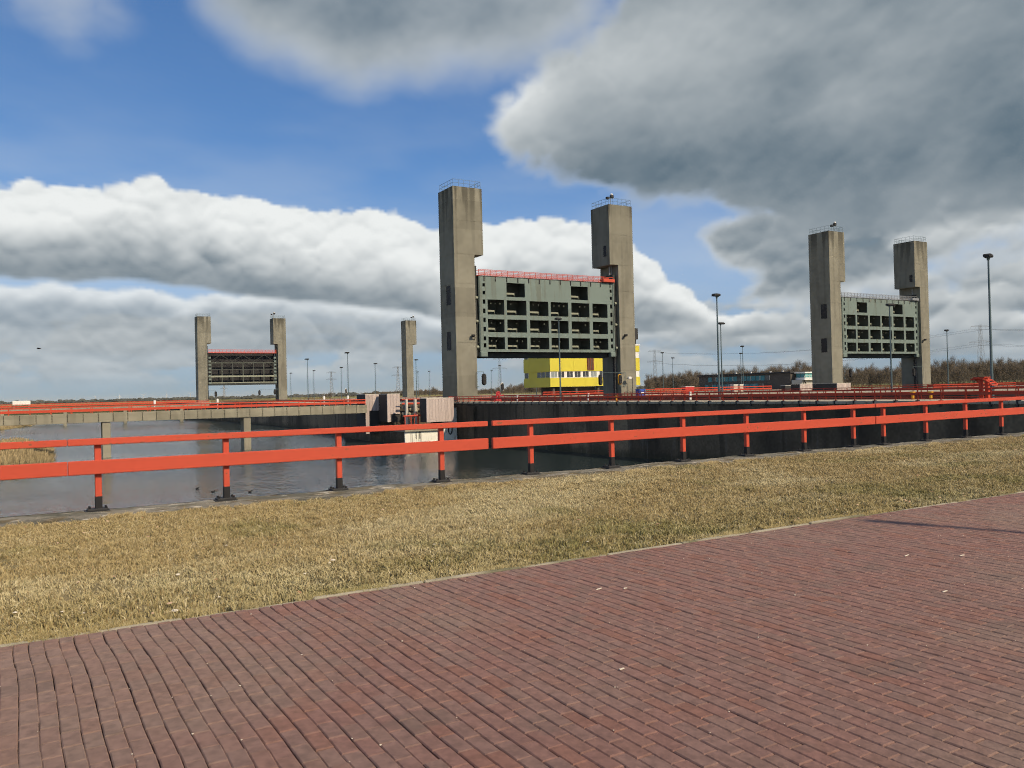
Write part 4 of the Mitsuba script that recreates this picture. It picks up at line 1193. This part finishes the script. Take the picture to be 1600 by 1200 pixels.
for (a, b) in ((1, 2), (3, 4)):
    part(t, 'window_band', B(bx0 + .10, bx1 - .1, by0 + .14, by0 + .24, Z[a] + .003, Z[b] - .003), 'm_white')
    xs_ = [0.15, 2.0, 4.3, 6.4, 8.6, 10.8, 13.2, 15.4, 17.6, 19.8, 22.0]
    for i, x in enumerate(xs_):
        gl = 'm_paleglass' if i in (0, 5) else 'm_glass'
        w = part(t, 'window', B(bx0 + x + .22, bx0 + x + 1.75, by0 + .10, by0 + .138, Z[a] + .16, Z[b] - .10), gl)
        part(w, 'frame', B(bx0 + x + .94, bx0 + x + 1.0, by0 + .07, by0 + .099, Z[a] + .1, Z[b] - .06), 'm_white')
        part(w, 'sill', B(bx0 + x + .1, bx0 + x + 1.9, by0 + .04, by0 + .13, Z[a] + .06, Z[a] + .12), 'm_white')
    part(t, 'side_window_band', B(bx0 + .14, bx0 + .24, by0 + .25, by1 - .1, Z[a] + .003, Z[b] - .003), 'm_yellow')
    for y in (.4, 2.2, 3.9, 9.2):
        w = part(t, 'side_window', B(bx0 + .10, bx0 + .138, by0 + y, by0 + y + 1.5, Z[a] + .16, Z[b] - .1), 'm_glass')
        part(w, 'frame', B(bx0 + .07, bx0 + .099, by0 + y - .12, by0 + y - .02, Z[a] + .05, Z[b] - .05), 'm_white')
part(t, 'louvre_panel', B(107.9, 109.7, by0 - .12, by0 - .004, 6.0, 9.2), 'm_rustpanel')
for k in range(4):
    part(t, 'louvre', B(108.0 + .44 * k, 108.15 + .44 * k, by0 - .2, by0 - .122, 6.1, 9.1), 'm_brownclad')
part(t, 'roof', MB().box(bx0 - .1, bx1 + .1, by0 - .1, by1 + .1, Z[5] - .05, Z[5] + .25), 'm_white')
part(t, 'roof_house', B(bx1 - 1.5, bx1 + .1, by0 + .5, by0 + 8, Z[5] + 1.4, Z[5] + 4.0).box(bx1 - 1.3, bx1 - .1, by0 + 1, by0 + 7, Z[5] + .25, Z[5] + 1.4), 'm_darkgrey')
part(t, 'doorway', B(111.5, 114.6, by0 + 2.38, by0 + 2.49, .5, 2.3), 'm_glass')

# ------------------------------------------------------------------ long building with teal windows
t = thing('office_building', 'long dark low building with teal window bands at the edge of the bare wood', 'building')
tx, ya, yb = 185.0, 160.0, 196.5
part(t, 'wall', B(tx, tx + 12, ya, yb, .25, 5.0), 'm_brownclad')
part(t, 'roof', MB().box(tx - .5, tx + 12.5, ya - .4, yb + .5, 5.0, 5.42), 'm_darkgrey')
for za, zb, y0, y1 in ((3.15, 4.55, ya + 7.5, yb - 4.0), (.9, 2.25, ya + 10, yb - 2.5)):
    n = 14
    for i in range(n):
        w = (y1 - y0) / n
        k_ = part(t, 'window', B(tx - .06, tx - .004, y0 + i * w + .12, y0 + (i + 1) * w - .12, za, zb), 'm_teal' if i % 6 else 'm_glass')
        if i % 2 == 0:
            part(k_, 'frame', B(tx - .14, tx - .005, y0 + i * w - .10, y0 + i * w + .10, za + .1, zb), 'm_offwhite')
for y in (164, 168.5, 176, 182, 190):
    part(t, 'roof_vent', MB().cyl((tx + 1.5, y, 5.42), (tx + 1.5, y, 5.8), .3, n=8), 'm_white')
t = thing('lookout_cabin', 'white and teal glazed lookout cabin at the end of the long dark building', 'building')
part(t, 'base', B(185, 193, 156.0, 159.6, .25, 3.0), 'm_offwhite')
part(t, 'cabin', B(186.4, 192.6, 156.2, 159.4, 3.02, 3.6), 'm_white')
for i in range(4):
    part(t, 'window', B(186.5 + 1.5 * i, 187.85 + 1.5 * i, 156.22, 156.3, 3.6, 4.8), 'm_tealpale')
for i in range(2):
    part(t, 'side_window', B(186.42, 186.5, 156.4 + 1.5 * i, 157.7 + 1.5 * i, 3.6, 4.8), 'm_teal')
part(t, 'roof', MB().box(186.1, 192.9, 155.9, 159.7, 4.8, 5.15, bev=.05), 'm_white')
part(t, 'door', B(189.6, 190.9, 155.93, 155.99, .5, 2.6), 'm_white')
bal = MB()
for h in (3.5, 4.0):
    bal.box(185.0, 193.2, 155.2, 155.26, h, h + .06)
for i in range(9):
    bal.box(185 + i, 185.06 + i, 155.2, 155.26, 3.0, 4.05)
bal.box(184.9, 193.2, 155.15, 155.99, 2.9, 3.02)
part(t, 'balcony', bal, 'm_white')
part(t, 'stair', MB().bar((187.2, 155.6, .3), (185.3, 155.6, 2.9), .3), 'm_darkgrey')

# ------------------------------------------------------------------ power pylons, wind turbines


def pylon(lab, x, y, H, group='power pylons on the horizon', s=1.0):
    t = thing('power_pylon', lab, 'pylon', group)
    b = MB()
    w0, w1 = 3.2 * s, .7 * s
    lv = np.linspace(0, 1, 9)
    ux, uy = math.cos(-HEAD), math.sin(-HEAD)
    P3 = lambda a, c, h: (x + ux * a - uy * c, y + uy * a + ux * c, h)
    th = max(.10, .00022 * math.hypot(x, y)) * .85
    for k in range(8):
        a, c = w0 + (w1 - w0) * lv[k] ** .8, w0 + (w1 - w0) * lv[k + 1] ** .8
        h0, h1 = H * lv[k], H * lv[k + 1]
        for sx_, sy_ in ((-1, -1), (1, -1), (1, 1), (-1, 1)):
            b.bar(P3(sx_ * a, sy_ * a, h0), P3(sx_ * c, sy_ * c, h1), th)
        for s_ in (-1, 1):
            b.bar(P3(-a, s_ * a, h0), P3(c, s_ * c, h1), th * .7)
            b.bar(P3(a, s_ * a, h0), P3(-c, s_ * c, h1), th * .7)
    part(t, 'lattice', b, 'm_galv')
    for hz, L in ((H * .70, 9.5 * s), (H * .97, 8 * s)):
        ca = MB()
        for s_ in (-1, 1):
            ca.bar(P3(0, -.6, hz), P3(s_ * L, 0, hz), th).bar(P3(0, -.6, hz + 1.6 * s), P3(s_ * L, 0, hz + .1), th * .8)
            for q_ in (.55, 1.0):
                ca.bar(P3(s_ * L * q_, 0, hz), P3(s_ * L * q_, 0, hz - 1.8 * s), th * .6)
        part(t, 'cross_arm', ca, 'm_galv')


def along(px, D):
    """point on the ground D metres ahead at the bearing whose tangent is px"""
    return _f * D + _r * D * px


pyl = [((1534 - 800) / 1290, 700, 48.6, 'nearest lattice pylon, right of the right gate'), ((518 - 800) / 1290, 1500, 46, 'pylon between the lamps right of the distant left gate'), ((622 - 800) / 1290, 1250, 44, 'faint pylon left of the lone distant tower'),
       ((781 - 800) / 1290, 1050, 45, 'pylon seen under the middle lift gate'), ((1024 - 800) / 1290, 1000, 48, 'wide pylon right of the yellow building'), ((350 - 800) / 1290, 2200, 42, 'faint pylon seen under the distant left gate')]
for px, D, H, l in pyl:
    q = along(px, D)
    pylon(l, q[0], q[1], H)
# wires of the nearest line
q0 = along((1534 - 800) / 1290, 700)
for i, (dx, hz) in enumerate(((-9, 32), (9, 32), (-7.5, 45), (7.5, 45))):
    w = MB()
    a = np.array([q0[0] + dx * .8, q0[1] - dx * .5, hz]); b = np.array([*along((1024 - 800) / 1290, 1000)[:2], hz]); c = a + (a - b) * .9
    for (s_, e_) in ((a, b), (a, c)):
        pts = [s_ + (e_ - s_) * u - np.array([0, 0, 9 * 4 * u * (1 - u)]) for u in np.linspace(0, 1, 13)]
        w.path(pts, .07, 4)
    single('power_line', w, 'm_darkgrey', 'thin power line sagging from the nearest pylon', 'power line', 'power lines')
TD = 7000
for i, px in enumerate((148.5, 186, 223.5, 260, 297)):
    q = along((px - 800) / 1290, TD)
    lab = ['leftmost white wind turbine on the horizon', 'second white wind turbine from the left', 'middle one of five white wind turbines', 'fourth white wind turbine from the left', 'white wind turbine nearest to the distant left gate'][i]
    t = thing('wind_turbine', lab, 'wind turbine', 'white wind turbines on the horizon')
    H = 44 + 2 * i
    part(t, 'mast', MB().cyl((q[0], q[1], 0), (q[0], q[1], H), 2.2, 1.4, n=8), 'm_white')
    part(t, 'nacelle', MB().box(q[0] - 1.6, q[0] + 1.6, q[1] - 4, q[1] + 3, H - 1, H + 2.2), 'm_white')
    for k in range(3):
        a = .4 + 1.1 * i + k * 2 * math.pi / 3
        e = np.array([q[0] + _r[0] * 24 * math.cos(a), q[1] + _r[1] * 24 * math.cos(a) - 3, H + 24 * math.sin(a)])
        part(t, 'blade', MB().cyl((q[0], q[1] - 3, H), e, 1.3, .4, n=5), 'm_white')

# ------------------------------------------------------------------ trees


def bare_tree(seed, H, spread, twigs):
    r = random.Random(seed)
    tr, tw = MB(), MB()
    tips = []

    def grow(p, d, L, rad, lvl):
        n = 2
        for s in range(n):
            e = p + d * L / n
            tr.cyl(p, e, rad, rad * .8, n=5 if lvl < 2 else 3, caps=False)
            p, rad = e, rad * .8
            d = d + np.array([r.gauss(0, .1), r.gauss(0, .1), .05]); d /= np.linalg.norm(d)
            if lvl > 0:
                tips.append((p, d, lvl))
        if lvl >= 3:
            return
        for k in range(r.randint(3, 4) if lvl else 5):
            a = r.uniform(0, 2 * math.pi)
            sp = r.uniform(.35, .8) * spread
            nd = d * r.uniform(.7, 1) + np.array([math.cos(a) * sp, math.sin(a) * sp, r.uniform(0, .25)])
            nd /= np.linalg.norm(nd)
            grow(p - d * L * r.uniform(0, .45) * (1 if lvl else .9), nd, L * r.uniform(.55, .75), rad * .62, lvl + 1)

    for q in range(3):
        grow(np.array([r.gauss(0, .5), r.gauss(0, .5), -.3]), np.array([r.gauss(0, .12), r.gauss(0, .12), 1.0]), H * r.uniform(.26, .36), H * .010, 0)
    g = np.random.default_rng(seed)
    V, F, U = [], [], []
    ti = g.integers(0, len(tips), twigs)
    for i in ti:
        p, d, l = tips[i]
        d = d + g.normal(0, .38, 3); d[2] += .35; d /= np.linalg.norm(d)
        L = H * g.uniform(.05, .14)
        s = np.cross(d, g.normal(0, 1, 3)); s /= np.linalg.norm(s); s *= H * .0026 * g.uniform(.6, 1.4)
        p = p + g.normal(0, H * .02, 3); p[2] = max(p[2] * g.uniform(.25, 1.0) if g.random() < .45 else p[2], .1)
        k = len(V)
        V += [p - s, p + s, p + d * L]; F.append([k, k + 1, k + 2]); U += [(g.random(), 0.5)] * 3
    tw.raw(np.array(V), np.array(F), np.array(U))
    return tr, tw


for i, n_ in enumerate('abcd'):
    tr, tw = bare_tree(50 + i, 9.0, (.5, .66, .45, .58)[i], 2000)
    scene[f'tree_{n_}'] = {'type': 'shapegroup', 'trunk': tr.ply('m_bark'), 'crown': tw.ply('m_twig', uv=True)}


def plant(k, x, y, z, s, zs=None):
    scene[k] = {'type': 'instance', 'to_world': T().translate([x, y, z]).rotate([0, 0, 1], R_.uniform(0, 360)).scale([s, s, zs or s]), 'g': {'type': 'ref', 'id': f'tree_{"abcd"[R_.randrange(4)]}'}}


def tree_at(px, D, s, lab, group):
    q = along((px - 800) / 1290, D)
    k = key('bare_tree')
    labels[k] = {'label': lab, 'category': 'tree', 'group': group}
    plant(k, q[0], q[1], .2, s)


for px, D, s in [(1462, 262, 1.0), (1478, 275, 1.1), (1495, 258, .95), (1503, 285, 1.05), (1522, 250, 1.15), (1538, 268, 1.25), (1556, 255, 1.0), (1570, 272, 1.15), (1586, 250, 1.05), (1604, 262, 1.15), (1618, 255, 1.1)]:
    tree_at(px, D, s, 'bare brown tree in the row at the right edge behind the orange railing', 'bare trees at the right edge')
for i, px in enumerate(range(1328, 1412, 9)):
    tree_at(px + R_.uniform(-2, 2), 300 + R_.uniform(-6, 6), .95 + R_.uniform(-.1, .1), 'bare tree in the avenue seen under the right lift gate', 'bare trees under the right gate')
labels['bare_wood'] = {'kind': 'stuff', 'label': 'bare brown winter wood along the horizon behind the lock'}
nw = 0


def wood(px0, px1, D0, D1, s0, s1, n):
    global nw
    for i in range(n):
        px = px0 + (px1 - px0) * (i + R_.random()) / n
        q = along((px - 800) / 1290, R_.uniform(D0, D1))
        nw += 1
        f = (px - px0) / (px1 - px0)
        s = (s0 + (s1 - s0) * f) * R_.uniform(.65, 1.25)
        plant(f'bare_wood__{nw:03d}', q[0], q[1], .1, s)


wood(1010, 1100, 330, 420, .95, 1.1, 45)
wood(1075, 1290, 280, 350, 1.0, 1.2, 85)
wood(1280, 1460, 330, 420, 1.05, 1.25, 50)
wood(1450, 1680, 300, 380, 1.25, 1.35, 70)
wood(745, 870, 470, 560, .42, 1.15, 75)
wood(560, 725, 480, 600, .45, .75, 70)
wood(440, 600, 560, 700, .15, .4, 40)
for px, D, s in ((516, 480, .62), (508, 490, .5), (640, 470, .6)):
    q = along((px - 800) / 1290, D)
    nw += 1
    plant(f'bare_wood__{nw:03d}', q[0], q[1], .2, s)
# distant tree lines on the left horizon
fw_ = MB()
g = np.random.default_rng(5)
for (D, hmax, a0, a1, n) in ((2600, 9, -.70, .05, 420), (4200, 16, -.75, .3, 500), (1700, 8, -.2, .9, 500), (1300, 5, -.64, -.3, 200)):
    for i in range(n):
        a = a0 + (a1 - a0) * (i + g.random()) / n
        q = _f * D * g.uniform(.95, 1.05) + _r * D * a
        dens = meshkit.fbm(np.array([a * 9, D * .01, .3]), 3)
        if dens < .36:
            continue
        h = hmax * g.uniform(.35, 1) * (.5 + dens)
        s_ = trimesh.creation.icosphere(1)
        fw_.raw(s_.vertices * [h * g.uniform(.6, 1.6), h * .8, h * .62] * (1 + .3 * g.normal(0, 1, (len(s_.vertices), 1)).clip(-1, 1)) + [q[0], q[1], h * .4], s_.faces, uv=(g.random(), .5))
struct('far_treeline', fw_, 'm_farwood', 'thin dark tree lines and hedges along the far horizon', kind='stuff', uv=True)

# ------------------------------------------------------------------ reeds on the left bank
rd = MB()
g = np.random.default_rng(12)
V, F, U = [], [], []


def reeds(cx, cy, rx, ry, n, h):
    for i in range(n):
        a, q = g.uniform(0, 2 * np.pi), math.sqrt(g.random())
        x, y = cx + rx * q * math.cos(a), cy + ry * q * math.sin(a)
        hh = h * g.uniform(.55, 1.1) * (1.15 - .5 * q * q)
        w = g.uniform(.02, .045)
        th = g.uniform(0, np.pi)
        d = np.array([math.cos(th), math.sin(th), 0]) * w
        p = np.array([x, y, -4.65]); e = p + [g.normal(0, .2) + .1, g.normal(0, .2), hh]
        k = len(V)
        V.extend([p - d, p + d, e + d * .6, e - d * .6]); F.extend([[k, k + 1, k + 2], [k, k + 2, k + 3]])
        r = g.random()
        U.extend([(r, .1), (r, .1), (r, 1), (r, 1)])


for i in range(26):
    y = 88 + i * 2.1
    xe = float(np.interp(y, by_, edge_))
    reeds(xe - 2.4 + R_.uniform(-.9, .5), y, 2.5, 1.9, 900, R_.uniform(1.2, 1.6)); reeds(xe - .3, y, 1.1, 1.5, 120, 1.0)
for i in range(16):
    y = 165 + i * 10
    xe = float(np.interp(y, by_, edge_))
    reeds(xe - 2.2, y, 2.6, 6.0, 500, 1.0)
rd.raw(np.array(V), np.array(F), np.array(U))
struct('reeds', rd, 'm_reed', 'tan dry reeds along the left bank', kind='stuff', uv=True)

# ------------------------------------------------------------------ birds
t = thing('flying_bird', 'small dark bird flying low in the sky at the left', 'bird')
q = _f * 90 + _r * 90 * ((62 - 800) / 1290) + np.array([0, 0, 1.65 + 90 * 85.5 / 1290])
part(t, 'body', MB().ell(q, .22, .09, .07, 1), 'm_black', smooth=True)
for s in (-1, 1):
    part(t, 'wing', MB().raw([q + [.08, 0, .03], q + [-.08, 0, .03], q + [-.05 + .1 * s, s * .22, .09], q + [-.02 + .15 * s, s * .42, .05], q + [.08, 0, .015], q + [-.08, 0, .015]], [[0, 1, 2], [0, 2, 3], [4, 2, 5], [4, 3, 2]]), 'm_black')
for (x, y, l) in ((10.1, 60.4, 'black water bird swimming, the left one of the pair'), (10.6, 57.5, 'black water bird swimming, nearest to the railing post'), (12.6, 55.7, 'black water bird swimming, right of the others')):
    t = thing('water_bird', l, 'bird', 'black birds on the water')
    part(t, 'body', MB().ell((x, y, WATER + .04), .11, .07, .06, 2), 'm_black', smooth=True)
    part(t, 'head', MB().ell((x + .10, y, WATER + .11), .035, .03, .03, 1).cyl((x + .08, y, WATER + .05), (x + .10, y, WATER + .10), .026, .022, n=6).cyl((x + .125, y, WATER + .11), (x + .165, y, WATER + .105), .011, .004, n=5), 'm_black', smooth=True)

# ------------------------------------------------------------------ thin air that pales the far horizon
scene['air'] = {'type': 'homogeneous', 'albedo': {'type': 'rgb', 'value': [0.94, 0.95, 0.96]}, 'sigma_t': 3.5e-5}
scene['haze'] = {'type': 'cube', 'to_world': T().translate([0, 7000, 34]).scale([14500, 9500, 42]), 'bsdf': {'type': 'null'}, 'interior': {'type': 'ref', 'id': 'air'}}
labels['haze'] = {'kind': 'stuff', 'label': 'thin pale air over the polder'}
scene['camera']['medium'] = {'type': 'ref', 'id': 'air'}
